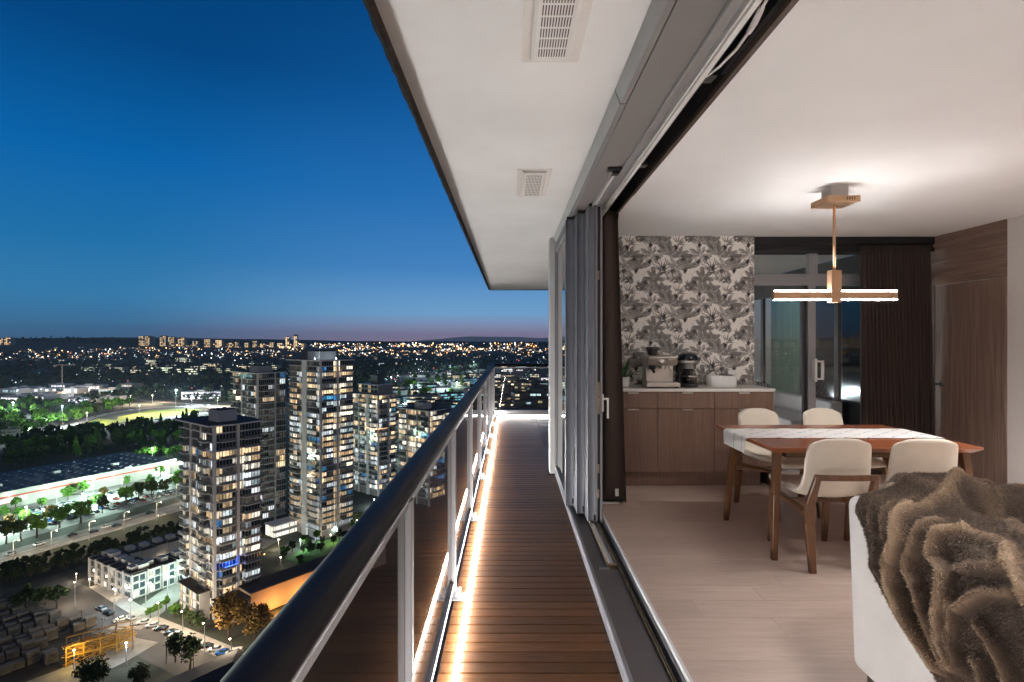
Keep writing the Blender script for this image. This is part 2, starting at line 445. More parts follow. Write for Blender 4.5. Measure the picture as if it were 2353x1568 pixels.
CM['th_white'] = wn('townhouse_render', (.42,.41,.40), .85, .1, .2)
CM['store_wall'] = wn('store_panel', (.34,.33,.30), .8, .08, .1)
CM['red_paint'] = wn('red_stripe', (.40,.06,.04), .7, .15, .2)
CM['skylight'] = wn('skylight_dome', (.32,.36,.42), .2, .1, .2)
CM['bark'] = wn('bark', (.05,.035,.025), .95, .3, 2)
CM['glass'] = wn('tower_glass', (.035,.052,.062), .06, .3, .4)
CM['blind'] = wn('drawn_blind', (.22,.225,.22), .7, .2, .4)
def leafmat(name, a, b):
    k = NT(name); oi = k.n('ShaderNodeObjectInfo'); f = k.noise(k.coords(), .6, 3)
    s = k.math('ADD', k.math('MULTIPLY', f, .7), k.math('MULTIPLY', oi.outputs['Random'], .3))
    k.color(k.ramp(s, [(.3, a), (.7, b)])); k.val('Roughness', .7); k.val('Specular IOR Level', .25)
    CM[name] = k.mat
leafmat('leaf_dark', (.020,.036,.012), (.045,.070,.022)); leafmat('leaf_mid', (.040,.105,.010), (.085,.19,.022)); leafmat('leaf_autumn', (.10,.065,.016), (.17,.10,.025)); leafmat('leaf_far', (.014,.026,.020), (.030,.048,.030))
def winmat(name, cols, lo, hi, scale=2.4, dark=.35):
    k = NT(name)
    oi = k.n('ShaderNodeObjectInfo'); v = k.coords((scale, scale, scale), rnd=True)
    f = k.noise(v, 1.0, 4, .65)
    c = k.ramp(oi.outputs['Random'], [(q/(len(cols)-1 if len(cols) > 1 else 1), x) for q, x in enumerate(cols)])
    tc = k.n('ShaderNodeTexCoord'); sx_ = k.n('ShaderNodeSeparateXYZ'); k.l(tc.outputs['Object'], sx_.inputs[0])
    cell = k.math('FLOOR', k.math('MULTIPLY', k.math('ADD', sx_.outputs['X'], sx_.outputs['Y']), 3.0))
    wn_ = k.n('ShaderNodeTexWhiteNoise'); wn_.noise_dimensions = '1D'; k.l(k.math('ADD', cell, k.math('MULTIPLY', oi.outputs['Random'], 97.0)), wn_.inputs['W'])
    sub_ = k.ramp(wn_.outputs['Value'], [(0, (.22,)*3), (.35, (.55,)*3), (1, (1.15,)*3)])
    g = k.mix(1.0, k.ramp(f, [(.32, (dark,)*3), (.62, (1,1,1))]), sub_, 'MULTIPLY')
    st = k.math('MULTIPLY', g, k.math('ADD', k.math('MULTIPLY', k.math('FRACT', k.math('MULTIPLY', oi.outputs['Random'], 7.31)), hi - lo), lo))
    k.l(c, k.bsdf.inputs['Emission Color']); k.l(st, k.bsdf.inputs['Emission Strength'])
    k.val('Base Color', (.05,.05,.05,1)); k.val('Roughness', .1)
    k.mat.cycles.emission_sampling = 'NONE'
    CM[name] = k.mat
winmat('win_warm', [(1,.64,.32),(1,.74,.44),(1,.68,.38)], .6, 2.6)
winmat('win_cream', [(1,.84,.62),(1,.92,.76)], .8, 3.4)
winmat('win_cool', [(.80,.94,1),(.95,.97,1),(.70,.9,.92)], .35, 2.2)
winmat('win_blue', [(.10,.35,1),(.12,.62,1),(.05,.2,.9)], .3, 1.1)
winmat('win_teal', [(.25,.85,.85),(.45,.9,.9)], .5, 1.2)
winmat('lobby', [(1,.93,.80),(1,.90,.72)], 1.6, 3.2, 1.2, .6)
CM['string_light'] = emit('string_light', (1,.5,.2), 2.2, False)
CM['sign_red'] = emit('sign_face', (.9,.30,.30), .5, False)
winmat('win_far', [(1,.62,.28),(1,.72,.40)], 1.6, 3.2, .05, .5); winmat('win_far2', [(1,.80,.52),(1,.70,.36)], 1.0, 2.4, .05, .5)
winmat('win_offgreen', [(.85,1,.72),(1,.95,.65)], 1.4, 3.2, .05, .25); winmat('win_cream2', [(1,.80,.48),(1,.9,.65)], 1.1, 3.0, .05, .25)
winmat('win_shop', [(.80,.88,1),(1,.92,.82),(.75,.8,1)], 1.8, 5.0, .05, .3); winmat('win_cool2', [(.55,.85,1),(.7,.95,.95)], .9, 2.8, .05, .25); winmat('win_teal2', [(.20,.75,.75),(.35,.8,.85),(.2,.6,.8)], .9, 2.6, .05, .2)
CM['crane'] = wn('crane_paint', (.16,.13,.12), .6); CM['sign_green'] = wn('sign_green', (.02,.22,.12), .5)
for n_, c_ in (('car_white',(.70,.70,.69)),('car_black',(.02,.02,.022)),('car_blue',(.03,.16,.55)),('car_silver',(.34,.35,.36)),('car_red',(.35,.03,.03))): CM[n_] = plain(n_ + '_paint', c_, .25, .2, .04, 1)
CM['tyre'] = wn('tyre_rubber', (.02,.02,.02), .8); CM['stack'] = wn('stacked_goods', (.13,.115,.10), .9, .4, .6); CM['yellow'] = wn('yellow_steel', (.45,.24,.03), .6); CM['pole'] = wn('weathered_timber', (.16,.13,.10), .9, .3, 2)
LOT_W = 46000
winmat('win_unlit_glow', [(.9,.85,.75),(1,.8,.6),(.75,.85,.9)], .03, .16, 2.4, .3)  # unlit panes: a faint glow stands in for ambient light on their curtains
# ================================================================== the flat and its balcony
from mathutils import noise as mnoise
DZ = -0.08                    # deck level
SOF = 2.635                   # underside of the slab above the balcony
CEI = 2.59                    # room ceiling
YB, YW, XR = 5.896, 6.07, 4.64

# ---- floor of the room: base slab and single planks
fl = structure('floor', MB().box(.775, 7.2, -6, YW, -.30, -.016), M['black_matte'])
pw, gap = .19, .0012
row = 0
y = -.38
while y < YW - .01:
    x = .775 - random.uniform(0, 1.1)
    y1 = min(y + pw, YW)
    while x < 5.2:
        L = 1.28
        a, b = max(x, .775), min(x + L, 5.3)
        if b - a > .04:
            MB().box(a, b - gap, y, y1 - gap, -.016, 0).build('plank', M['oak'], fl)
        x += L
    y += pw; row += 1
MB().box(.775, 7.2, -6, -.381, -.016, 0).build('plank', M['oak'], fl)

# ---- deck of the balcony: joists and single boards
dk = structure('deck', MB().box(-.38, 4.74, -1, 11.12, -.34, DZ - .028), M['black_matte'])
bp = .0856
y = .20; k = 0
while y < 11.0:
    MB().box(-.335, .497 if y > 6.25 else .517, y, y + bp - .0085, DZ - .026, DZ + random.uniform(-.0003, .0003)).build('deck_board', M['deck'], dk, bevel=.0015, seg=1)
    if y > 6.42:
        MB().box(.502, 4.70, y, y + bp - .006, DZ - .026, DZ + random.uniform(-.0008, .0008)).build('deck_board', M['deck'], dk)
    y += bp; k += 1
MB().box(-.335, .517, -1, .196, DZ - .026, DZ).build('deck_board', M['deck'], dk)

# ---- slab overhead, with its rough dark edge
so = structure('soffit', MB().box(-.475, .49, -3, 12.55, SOF, SOF + .22).box(.49, 4.74, 6.38, 12.55, SOF, SOF + .22), M['soffit'])
eb = MB()
ys = np.linspace(-3, 12.55, 220)
def edge(u, v):
    i = u * 219; yy = -3 + u * 15.55
    j = .003 * mnoise.noise((yy*7, v*3, 1.3)) + .004 * mnoise.noise((yy*37, v*5, 4.1))
    prof = [(-.475, SOF - .003), (-.497, SOF - .018), (-.520, SOF + .002), (-.522, SOF + .24)]
    q = min(int(v*3), 2); f = v*3 - q
    x = prof[q][0]*(1-f) + prof[q+1][0]*f; z = prof[q][1]*(1-f) + prof[q+1][1]*f
    return (x + j, yy, z + j*.6)
eb.grid(edge, 420, 6)
eb.build('drip_edge', M['concrete_edge'], so, fix=True)
MB().box(-.475, 4.74, 12.551, 12.585, SOF - .012, SOF + .23).build('drip_edge', M['concrete_edge'], so)

# ---- ceiling and walls of the room
structure('ceiling', MB().box(.944, 7.2, -6, YW + .2, CEI, CEI + .2), M['ceiling'])
wl = structure('wall_back', MB().box(.56, 2.634, YB + .004, 6.24, DZ, CEI).box(.56, 2.634, YB + .35, 6.24, CEI, SOF), M['wall_white'])
structure('wall_right', MB().box(XR, XR + .11, -6, YW, 0, CEI), M['wall_white'])
structure('wall_rear', MB().box(.775, 7.2, -6.1, -6, 0, CEI), M['wall_white'])
structure('wall_front_end', MB().box(.56, 2.634, 6.241, 6.38, DZ, SOF), M['soffit'])

# ---- wallpaper, a printed sheet on the back wall
def wallpaper():
    N = 440; img = np.ones((N, N)) * 1.0
    rg = np.random.default_rng(5)
    def splat(cx, cy, r, v, a):
        x0, x1 = int(cx - r - 1), int(cx + r + 2); y0, y1 = int(cy - r - 1), int(cy + r + 2)
        xs = np.arange(x0, x1); yy = np.arange(y0, y1)
        d = (xs[None, :] - cx)**2 + (yy[:, None] - cy)**2
        m = (d < r*r) * a
        ix = xs % N; iy = yy % N
        sub = img[np.ix_(iy, ix)]
        img[np.ix_(iy, ix)] = sub*(1-m) + v*m
    def stroke(p, ang, L, r0, v, curve=0, a=1.0, taper=True):
        n = max(3, int(L / 1.6)); x, y = p
        for i in range(n):
            t = i/(n-1); r = r0*(1 - .85*t) if taper else r0
            splat(x, y, max(r, .6), v, a)
            x += math.cos(ang)*L/n; y += math.sin(ang)*L/n; ang += curve/n
    def frond(p, ang, L, dark, curve):
        n = 13; x, y = p
        for i in range(n):
            t = i/n; ll = L*.44*math.sin(math.pi*(.14+.84*t))
            for sgn in (-1, 1):
                stroke((x, y), ang + sgn*(.95 - .45*t), ll, 5.0, 1.0, sgn*-.5, .9)
                stroke((x, y), ang + sgn*(.95 - .45*t), ll*.96, 2.7, max(0, dark + rg.uniform(-.2, .3)), sgn*-.5, 1.0)
            stroke((x, y), ang, L/n, 1.8, max(0, dark - .2), 0, 1.0, False)
            x += math.cos(ang)*L/n; y += math.sin(ang)*L/n; ang += curve/n
    def leafy(p, ang, L, dark):
        for q in range(7):
            a2 = ang + (q-3)*.36; cv = rg.uniform(-.5, .5); l2 = L*(1-.08*abs(q-3))
            stroke(p, a2, l2, 10, .97, cv, 1.0)
            for o in (-5, -2.4, 0, 2.4, 5):
                stroke((p[0]-o*math.sin(a2), p[1]+o*math.cos(a2)), a2, l2*.92, 1.5, max(0, dark + rg.uniform(-.1, .3)), cv - o*.03, 1.0, False)
    def bloom(p, r, dark):
        for q in range(40):
            a = rg.uniform(0, 6.28); d = r*math.sqrt(rg.uniform(0, 1))
            stroke((p[0]+d*math.cos(a), p[1]+d*math.sin(a)), a+rg.uniform(-.8,.8), r*.5, 2.4, max(0, dark+rg.uniform(-.1,.5)), rg.uniform(-1.8,1.8), 1.0)
    spots = [(40,60),(170,40),(300,70),(400,30),(100,170),(230,180),(350,180),(30,280),(160,290),(290,290),(410,280),(90,390),(220,400),(350,390)]
    for q in range(26):
        frond((rg.uniform(0,440), rg.uniform(0,440)), rg.uniform(0,6.28), rg.uniform(60,110), .62, rg.uniform(-.9,.9))
    order = rg.permutation(len(spots))
    for q in order:
        p = (spots[q][0]+rg.uniform(-25,25), spots[q][1]+rg.uniform(-25,25))
        kind = (q*7) % 5
        if kind == 0:
            for a in np.linspace(-2.7, -.4, 6): frond(p, a+rg.uniform(-.15,.15), rg.uniform(100,150), .22, rg.uniform(-.9,.9))
        elif kind == 1: leafy(p, -1.57+rg.uniform(-.8,.8), rg.uniform(95,135), .30); bloom(p, 24, .05)
        elif kind == 2:
            bloom(p, 42, .22)
            for a in np.linspace(-3.3, .2, 5): frond(p, a, rg.uniform(80,115), .10, rg.uniform(-.6,.6))
        elif kind == 3:
            for a in np.linspace(0, 6.28, 8)[:-1]: frond(p, a+rg.uniform(-.2,.2), rg.uniform(75,115), .38, rg.uniform(-.7,.7))
        else: leafy(p, rg.uniform(-2.6,-.5), rg.uniform(100,145), .48)
    for p in ((70,100),(300,120),(190,300),(380,330),(60,250)):
        for q in range(4): stroke(p, -1.57+(q-1.5)*.4, 44, 6.5, .02, rg.uniform(-.3,.3), 1.0)
    for p in ((130,200),(270,320),(360,210),(20,420)): bloom(p, 17, -.1)
    img = img.reshape(110, 4, 110, 4).mean((1, 3))
    return np.clip(img, 0, 1)
WP = wallpaper()
W0, W1 = .90, 2.637
step = .53/110
nx = int((W1 - W0)/step); nz = int(CEI/step)
xs = np.linspace(W0, W1, nx+1); zs = np.linspace(0, CEI, nz+1)
gx, gz = np.meshgrid(xs, zs)
vv = np.stack([gx.ravel(), np.full(gx.size, YB), gz.ravel()], 1)
ii = np.arange(nz*(nx+1)).reshape(nz, nx+1)[:, :-1].ravel()
ff = np.stack([ii, ii+1, ii+nx+2, ii+nx+1], 1)
me = bpy.data.meshes.new('wallpaper'); me.from_pydata(vv.tolist(), [], ff.tolist())
ink = WP[(np.round((CEI - gz)/step).astype(int)) % 110, (np.round((gx - W0)/step).astype(int)) % 110].ravel()
at = me.attributes.new('ink', 'FLOAT', 'POINT'); at.data.foreach_set('value', ink.astype(np.float32))
k = NT('botanical_wallpaper')
an = k.n('ShaderNodeAttribute'); an.attribute_name = 'ink'
k.color(k.ramp(an.outputs['Fac'], [(0,(.010,.008,.009)), (.35,(.060,.052,.050)), (.66,(.25,.23,.215)), (.90,(.86,.83,.79))]))
k.val('Roughness', .7); k.bump(k.noise(k.coords(), 300, 2), .06, .002)
me.materials.append(k.mat)
link('wallpaper', me, wl)

# ---- outer corner post, fixed glazing beside it
cp = thing('corner_post', 'white painted corner post rising from the deck where the balcony widens', 'post', (.49, 6.3, DZ))
MB().box(.447, .532, 6.23, 6.46, DZ, SOF).build('shaft', M['alu_white'], cp, bevel=.006)
MB().box(.430, .552, 6.215, 6.475, DZ + .001, DZ + .012).build('base_plate', M['black_matte'], cp)

fw = thing('fixed_window', 'tall grey framed fixed window between the white corner post and the stacked door panels', 'window', (.53, 5.5, 0))
MB().box(.50, .56, 4.98, 5.05, -.055, 2.53).box(.50, .56, 6.16, 6.228, -.055, 2.53).box(.50, .56, 5.05, 6.16, -.055, .04).box(.50, .56, 5.05, 6.16, 2.45, 2.53).build('frame', M['alu_light'], fw, bevel=.004)
MB().box(.526, .532, 5.05, 6.16, .04, 2.45).build('pane', M['glass_win'], fw)

# ---- head of the door opening
hd = thing('door_header', 'grey metal door header with sliding tracks running along the top of the opening', 'door header', (.65, 2, 2.56))
Y0, Y1 = -3.0, 6.225
MB().extr_y([(.49, SOF), (.487, SOF-.012), (.512, SOF-.075), (.538, SOF-.075), (.538, SOF)], Y0, 2.54).extr_y([(.49, SOF), (.485, SOF-.014), (.510, SOF-.079), (.538, SOF-.079), (.538, SOF)], 2.545, Y1).build('cover_trim', M['alu'], hd)
MB().box(.544, .712, Y0, Y1, 2.562, SOF - .002).build('soffit_panel', M['alu_grey_paint'], hd, bevel=.002)
MB().box(.538, .544, Y0, Y1, 2.60, SOF - .001).build('shadow_groove', M['black_matte'], hd)
MB().box(.7125, .752, Y0, 5.2, 2.545, 2.66).build('outer_track', M['alu'], hd, bevel=.002)
MB().box(.752, .775, Y0, 5.2, 2.60, 2.66).build('track_slot', M['black_matte'], hd)
MB().box(.775, .782, Y0, 5.2, 2.552, 2.66).box(.790, .812, Y0, 5.2, 2.548, 2.66).box(.782, .790, Y0, 5.2, 2.562, 2.66).build('inner_track', M['alu_white'], hd, bevel=.0015)
MB().box(.655, .668, 3.55, 5.2, 2.535, 2.5615).box(.692, .705, 3.55, 5.2, 2.535, 2.5615).build('short_track', M['alu'], hd, bevel=.002)
MB().box(.670, .690, 3.58, 5.2, 2.545, 2.5615).build('track_liner', M['white_paint'], hd)
MB().box(.62, .71, 3.47, 3.53, 2.546, 2.5615).box(.655, .70, 3.50, 3.56, 2.53, 2.545).build('track_stop', M['black_plastic'], hd, bevel=.002)
# curtain pocket inside the header
MB().box(.812, .94, Y0, YB, 2.76, 2.80).box(.812, .820, Y0, YB, 2.563, 2.76).box(.936, .943, Y0, YB, 2.592, 2.80).build('curtain_pocket', M['black_matte'], hd)
MB().extr_y([(.926, 2.572), (.950, 2.572), (.950, 2.589), (.926, 2.600)], Y0, 4.2).extr_y([(.928, 2.576), (.948, 2.576), (.948, 2.589), (.928, 2.600)], 4.203, YB).build('pocket_edge', M['brown_edge'], hd, bevel=.001)
ct = thing('curtain_track', 'black curtain track inside the pocket above the opening', 'curtain track', (.87, 3, 2.7))
MB().box(.852, .886, Y0, 5.7, 2.64, 2.672).build('track', M['alu_dark'], ct, bevel=.002)
MB().box(.905, .932, Y0, 2.35, 2.60, 2.68).build('motor_housing', M['alu_dark'], ct, bevel=.003)
for yy in (2.42, 3.62):
    MB().box(.850, .90, yy, yy + .03, 2.61, 2.74).box(.84, .90, yy - .05, yy - .01, 2.605, 2.612).build('bracket', M['steel_dark'], ct, bevel=.001)
cb = MB()
pts = [(.835, .6, 2.62), (.838, 1.2, 2.61), (.842, 1.55, 2.606), (.848, 1.75, 2.598), (.868, 1.95, 2.580), (.872, 2.1, 2.578), (.862, 2.25, 2.585), (.850, 2.36, 2.600), (.846, 2.41, 2.625), (.856, 2.44, 2.645), (.872, 2.43, 2.655)]
cb.tube(pts, .006, 8)
cb.tube([(.857, 1.86, 2.589), (.866, 1.93, 2.582), (.870, 1.99, 2.579)], [.012, .013, .010], 8)
tag(cb.build('power_cable', M['alu_white'], smooth=True), 'white power cable with an inline plug hanging from the curtain pocket', 'cable')

# ---- sill
si = thing('door_sill', 'grey ribbed aluminium door sill with brass track between deck and room floor', 'door sill', (.64, 2, 0))
MB().extr_y([(.503, DZ + .0005), (.503, -.030), (.512, -.022), (.532, -.022), (.532, -.045), (.536, DZ + .0005)], -3, Y1).build('outer_lip', M['alu_light'], si, bevel=.001)
rib = MB()
rib.box(.5365, .698, -3, 5.0, DZ, -.040)
for q in range(20):
    x = .541 + q*.0078
    rib.box(x, x + .0040, -3, 5.0, -.0399, -.0372)
rib.build('ribbed_channel', M['ribbed'], si)
MB().box(.698, .703, -3, 5.0, DZ, -.018).box(.709, .713, -3, 5.0, DZ, -.016).build('brass_track', M['brass'], si)
MB().box(.703, .709, -3, 5.0, DZ, -.04).box(.713, .738, -3, 5.0, DZ, -.042).build('drain_slot', M['black_matte'], si)
MB().box(.738, .754, -3, 5.2, DZ, -.012).build('inner_track', M['alu'], si, bevel=.001)
MB().extr_y([(.754, DZ), (.754, .002), (.760, .006), (.774, .006), (.7745, DZ)], -3, YB).build('inner_lip', M['alu_white'], si)
MB().box(.640, .690, 3.60, 5.0, -.0368, -.030).box(.640, .646, 3.60, 5.0, -.030, -.008).build('short_track', M['alu_white'], si, bevel=.001)
MB().box(.633, .639, 3.58, 5.0, -.0368, -.004).box(.691, .697, 3.58, 5.0, -.0368, -.006).box(.633, .697, 3.555, 3.58, -.0368, -.012).build('track_guide', M['brass'], si, bevel=.001)
MB().box(.575, .640, 3.53, 3.565, -.0368, -.031).build('drain_cover', M['alu_light'], si, bevel=.002)

# ---- stacked sliding panels
sl = thing('sliding_door_stack', 'three grey sliding door panels stacked side by side with a white lever handle', 'sliding door', (.6, 4.7, 0))
st = [(.492, .560, 4.86), (.562, .622, 4.63), (.624, .684, 4.40)]
def stile(x0, x1, y0, y1, z0, z1):
    prof = []
    n = 8
    for q in range(n+1):                                        # a shallow concave face turned to the viewer
        t = q/n
        prof.append((x0 + (x1-x0)*t, y0 + .010*math.sin(math.pi*t)**.6*(1 if .08 < t < .92 else .2)))
    prof += [(x1, y1), (x0, y1)]
    m = MB(); m.prism(prof, z0, z1)
    return m
for q, (x0, x1, y0) in enumerate(st):
    pn = stile(x0, x1, y0, y0 + (.225 if q else .11), -.03 + .008*q, 2.535).build('stile', M['alu_blue'], sl)
    MB().box(x0 + .004, x1 - .004, y0 + .075, 6.0 - .06*q, -.03, .055).build('bottom_rail', M['alu_blue'], sl); MB().box(x0 + .004, x1 - .004, y0 + .075, 6.0 - .06*q, 2.46, 2.53).build('top_rail', M['alu_blue'], sl)
    MB().box(x0 + .026, x0 + .034, y0 + .075, 6.0 - .06*q, .055, 2.46).build('pane', M['glass_win'], sl)
    MB().box(x0 + .008, x1 + .01, y0 - .012, y0 + .05, 2.536, 2.56).build('guide_block', M['black_plastic'], sl, bevel=.002); MB().box(x1 - .014, x1 + .001, y0 - .009, y0 + .006, .0, .045).build('guide_block', M['black_plastic'], sl, bevel=.002)
MB().box(.6855, .698, 4.385, 4.43, -.02, 2.535).build('lock_edge', M['alu_light'], sl)
MB().box(.699, .722, 4.395, 4.44, -.02, 2.535).build('dark_seal', M['black_matte'], sl)
for z in (1.98, .42, .22): MB().box(.700, .712, 4.378, 4.394, z - .035, z + .035).build('latch', M['brass'], sl, bevel=.002)
MB().box(.700, .716, 4.374, 4.394, .86, 1.12).build('lock_case', M['brass'], sl, bevel=.002)
MB().box(.722, .738, 4.385, 4.43, -.02, 2.535).build('inner_stile', M['alu_light'], sl, bevel=.002)
h = MB(); h.box(.738, .748, 4.385, 4.41, .88, 1.02); h.box(.748, .79, 4.388, 4.404, .975, .990); h.box(.776, .791, 4.386, 4.406, .825, .990)
h.build('handle', M['alu_white'], sl, bevel=.004)

# ---- vents in the soffit
def vent(cx, y0, y1, hw, rows, label):
    t = thing('soffit_vent', label, 'vent', (cx, (y0+y1)/2, SOF))
    b = .035
    MB().box(cx-hw-b, cx+hw+b, y0-b, y1+b, SOF-.004, SOF-.0005).build('sealant_border', M['wall_white'], t)
    MB().extr_y([(cx-hw, SOF-.0042), (cx-hw, SOF-.012), (cx-hw+.016, SOF-.020), (cx+hw-.016, SOF-.020), (cx+hw, SOF-.012), (cx+hw, SOF-.0042)], y0, y1).build('face_plate', M['white_paint'], t, bevel=.004)
    me = None; cols = 11
    gx0 = cx - hw + .028; dx = (2*hw - .056)/cols; gy0 = y0 + .035; dy = (y1 - y0 - .07)/rows
    for r in range(rows):
        for c in range(cols):
            if me is None: me = MB().box(0, dx*.42, 0, dy*.82, 0, .0008).mesh('slot', M['brown_edge'])
            o = link('slot', me, t); o.location = Vector((gx0 + c*dx + dx*.29, gy0 + r*dy + dy*.09, SOF - .0208))
    MB().lathe([(.004, -.0225), (.0045, -.0205), (.0045, -.020)], 10, (cx, y0+.017, SOF)).build('screw', M['steel'], t)
vent(.165, 1.42, 2.27, .085, 11, 'larger white louvred vent in the balcony soffit at the top of the picture')
vent(.166, 3.78, 4.40, .085, 8, 'smaller white louvred vent in the balcony soffit farther along')

# ---- railing
rl = thing('balcony_railing', 'balcony railing with dark oval handrail, grey posts and tall glass panels', 'railing', (-.345, 5, DZ))
RT = DZ + 1.07
rp = []
for q in range(16):
    a = 2*math.pi*q/16
    c, s_ = math.cos(a), math.sin(a)
    rp.append((-.364 + .046*math.copysign(abs(c)**.75, c), RT - .031 + .031*math.copysign(abs(s_)**.75, s_)))
m = MB()
o0 = 0
path = [(-3.0, 0), (10.98, 0)]
for yy, _ in path: m.v += [(p[0], yy, p[1]) for p in rp]
m.v += [(p[0]*0 + -.362 + (p[0]+.362)*0, 11.05 + 0, p[1]) for p in rp] if False else []
for q in range(16):
    j = (q+1) % 16
    m.f.append((q, 16+q, 16+j, j)); m.m.append(0)
m.v += [(-.362 + (p[0]+.362), 11.05 - (p[0]+.362)*1.0, p[1]) for p in rp]            # mitre
m.v += [(4.74, 11.05 - (p[0]+.362), p[1]) for p in rp]
for b0, b1 in ((16, 32), (32, 48)):
    for q in range(16):
        j = (q+1) % 16
        m.f.append((b0+q, b1+q, b1+j, b0+j)); m.m.append(0)
m.build('handrail', M['rail'], rl, smooth=True, fix=True)
for yj in (2.62, 6.9): MB().extr_y([(p[0]*1.0 + (p[0]+.364)*.012, p[1] + (p[1]-RT+.036)*.012) for p in rp], yj, yj + .004).build('joint_ring', M['black_matte'], rl)
# channel below the handrail, bottom rail
MB().box(-.370, -.338, -3, 11.02, RT - .092, RT - .070).build('glazing_channel', M['alu_light'], rl)
MB().box(-.368, -.336, -3, 11.02, DZ + .070, DZ + .100).build('bottom_channel', M['alu_light'], rl)
MB().box(-.33, 4.74, 11.034, 11.066, RT - .092, RT - .070).build('glazing_channel', M['alu_light'], rl)
MB().box(-.33, 4.74, 11.005, 11.08, DZ + .030, DZ + .13).build('end_curb', M['alu_light'], rl, bevel=.004)
posts = [-2.36, -.98, .42, 1.82, 3.24, 4.66, 6.05, 7.40, 8.65, 9.85, 10.95]
for q, yy in enumerate(posts):
    MB().box(-.352, -.328, yy - .022, yy + .022, DZ + .004, RT - .07).box(-.376, -.352, yy - .018, yy + .018, DZ + .03, RT - .07).build('post', M['alu_light'], rl, bevel=.003)
    sh = MB().box(-.352, -.262, yy - .045, yy + .045, DZ + .0012, DZ + .010).box(-.328, -.30, yy - .03, yy - .022, DZ + .010, DZ + .055).box(-.328, -.30, yy + .022, yy + .03, DZ + .010, DZ + .055).build('post_shoe', M['alu_light'], rl, bevel=.002)
    MB().lathe([(.007, 0), (.007, .006), (.004, .008)], 8, (-.278, yy - .028, DZ + .010)).lathe([(.007, 0), (.007, .006), (.004, .008)], 8, (-.278, yy + .028, DZ + .010)).build('bolt', M['steel'], sh)
for a, b in zip(posts[:-1], posts[1:]):
    MB().box(-.357, -.351, a + .024, b - .024, DZ + .1005, RT - .0925).build('glass_panel', M['glass_rail'], rl)
ex = [-.30, .95, 2.2, 3.45, 4.70]
for x in ex[1:]: MB().box(x - .02, x + .02, 11.03, 11.07, DZ + .13, RT - .07).build('post', M['alu_light'], rl, bevel=.003)
for a, b in zip(ex[:-1], ex[1:]):
    MB().box(a + .022, b - .022, 11.047, 11.053, DZ + .131, RT - .0925).build('glass_panel', M['glass_rail'], rl)

# ---- led strip on the deck
ls = MB()
LZ = DZ + .023
path = []
y = -1.0
while y < 10.5:
    path.append((-.258 + .0025*math.sin(y*.9), y, LZ)); y += .35
path += [(-.258 + .22*(1-math.cos(a)), 10.70 + .335*math.sin(a), LZ - .008*a/1.5) for a in np.linspace(0, 1.5, 7)]
x = .05
while x < 4.4: path.append((x, 11.038, LZ - .008)); x += .4
ls.tube(path, .0062, 8)
tag(ls.build('led_strip', M['led']), 'glowing warm white light strip lying along the deck edge', 'light strip')

# ---- small round base on the far deck
rb = MB(); rb.lathe([(.0, 0), (.17, 0), (.18, .006), (.18, .028), (.172, .036), (.03, .044), (.024, .06), (.024, .40), (.0, .40)], 36, (.815, 9.15, DZ + .001))
tag(rb.build('umbrella_base', M['brown_edge'], smooth=False, bevel=.003), 'dark round base standing on the far deck beside the white post', 'base')

# ---- far wall of the wider balcony, with a curtained window
fc = structure('facade', MB().box(4.75, 4.95, 6.08, 7.0, DZ, SOF).box(4.75, 4.95, 11.2, 12.5, DZ, SOF).box(4.75, 4.95, 7.0, 11.2, DZ, .28).box(4.75, 4.95, 7.0, 11.2, 2.311, SOF), M['alu_dark'])
for a, b in ((7.0, 7.95), (7.95, 8.9), (8.9, 10.3), (10.3, 11.2)):
    MB().box(4.75, 4.80, a, a + .05, .28, SOF).box(4.75, 4.80, b - .05, b, .28, SOF).box(4.75, 4.80, a + .05, b - .05, 2.25, 2.31).build('window_frame', M['alu_dark'], fc)
    MB().box(4.772, 4.778, a + .05, b - .05, .28, 2.25).build('pane', M['glass_dark'] if b < 9 else M['glass_win'], fc)
nr = structure('neighbour_room', MB().box(6.9, 7.0, 7.0, 11.2, DZ, SOF).box(4.81, 6.9, 7.0, 7.08, DZ, SOF).box(4.81, 6.9, 11.12, 11.2, DZ, SOF).box(4.96, 6.9, 7.08, 11.12, DZ-.02, DZ), M['wall_white'])
cu = MB()
cu.grid(lambda u, v: (4.92 + .030*math.sin(u*2*math.pi*17) + .012*math.sin(u*39+2), 8.96 + 1.3*u, .02 + 2.20*v), 220, 2)
tag(cu.build('sheer_curtain', M['green_curtain'], smooth=True), 'pale green sheer curtain behind the far balcony window', 'curtain')
# ================================================================== window wall at the back of the room
ww = thing('glass_wall', 'white framed sliding glass wall with transom panes behind the dining table', 'window', (3.6, YW, 0))
wy0, wy1 = YW, YW + .07
TZ0, TZ1 = 2.07, 2.20                                          # transom rail
MB().box(2.640, 4.638, wy0 - .10, wy1 + .05, 2.43, CEI).build('dark_beam', M['black_matte'], ww)
MB().box(2.640, 4.638, wy0 - .13, wy0 - .10, 2.51, CEI).box(2.640, 4.638, wy0 - .125, wy0 - .10, 2.43, 2.47).build('curtain_rail', M['alu_dark'], ww, bevel=.003)
MB().box(2.640, 4.638, wy0, wy1, TZ0, TZ1).box(2.640, 4.638, wy0 - .012, wy0, TZ0 + .05, TZ1 - .02).build('transom_bar', M['alu_light'], ww, bevel=.004)
MB().box(3.325, 3.425, wy0, wy1, TZ1, 2.43).build('mullion', M['alu_light'], ww, bevel=.004)
MB().box(3.31, 3.395, wy0 - .012, wy0 + .025, .02, TZ0).build('door_stile', M['alu_light'], ww, bevel=.004)
MB().box(3.275, 3.310, wy0 + .02, wy0 + .06, .02, TZ0).build('dark_stile', M['black_matte'], ww)
MB().box(2.640, 2.665, wy0, wy1, .02, TZ0).box(4.60, 4.638, wy0, wy1, .02, 2.43).build('jamb', M['alu_light'], ww, bevel=.003)
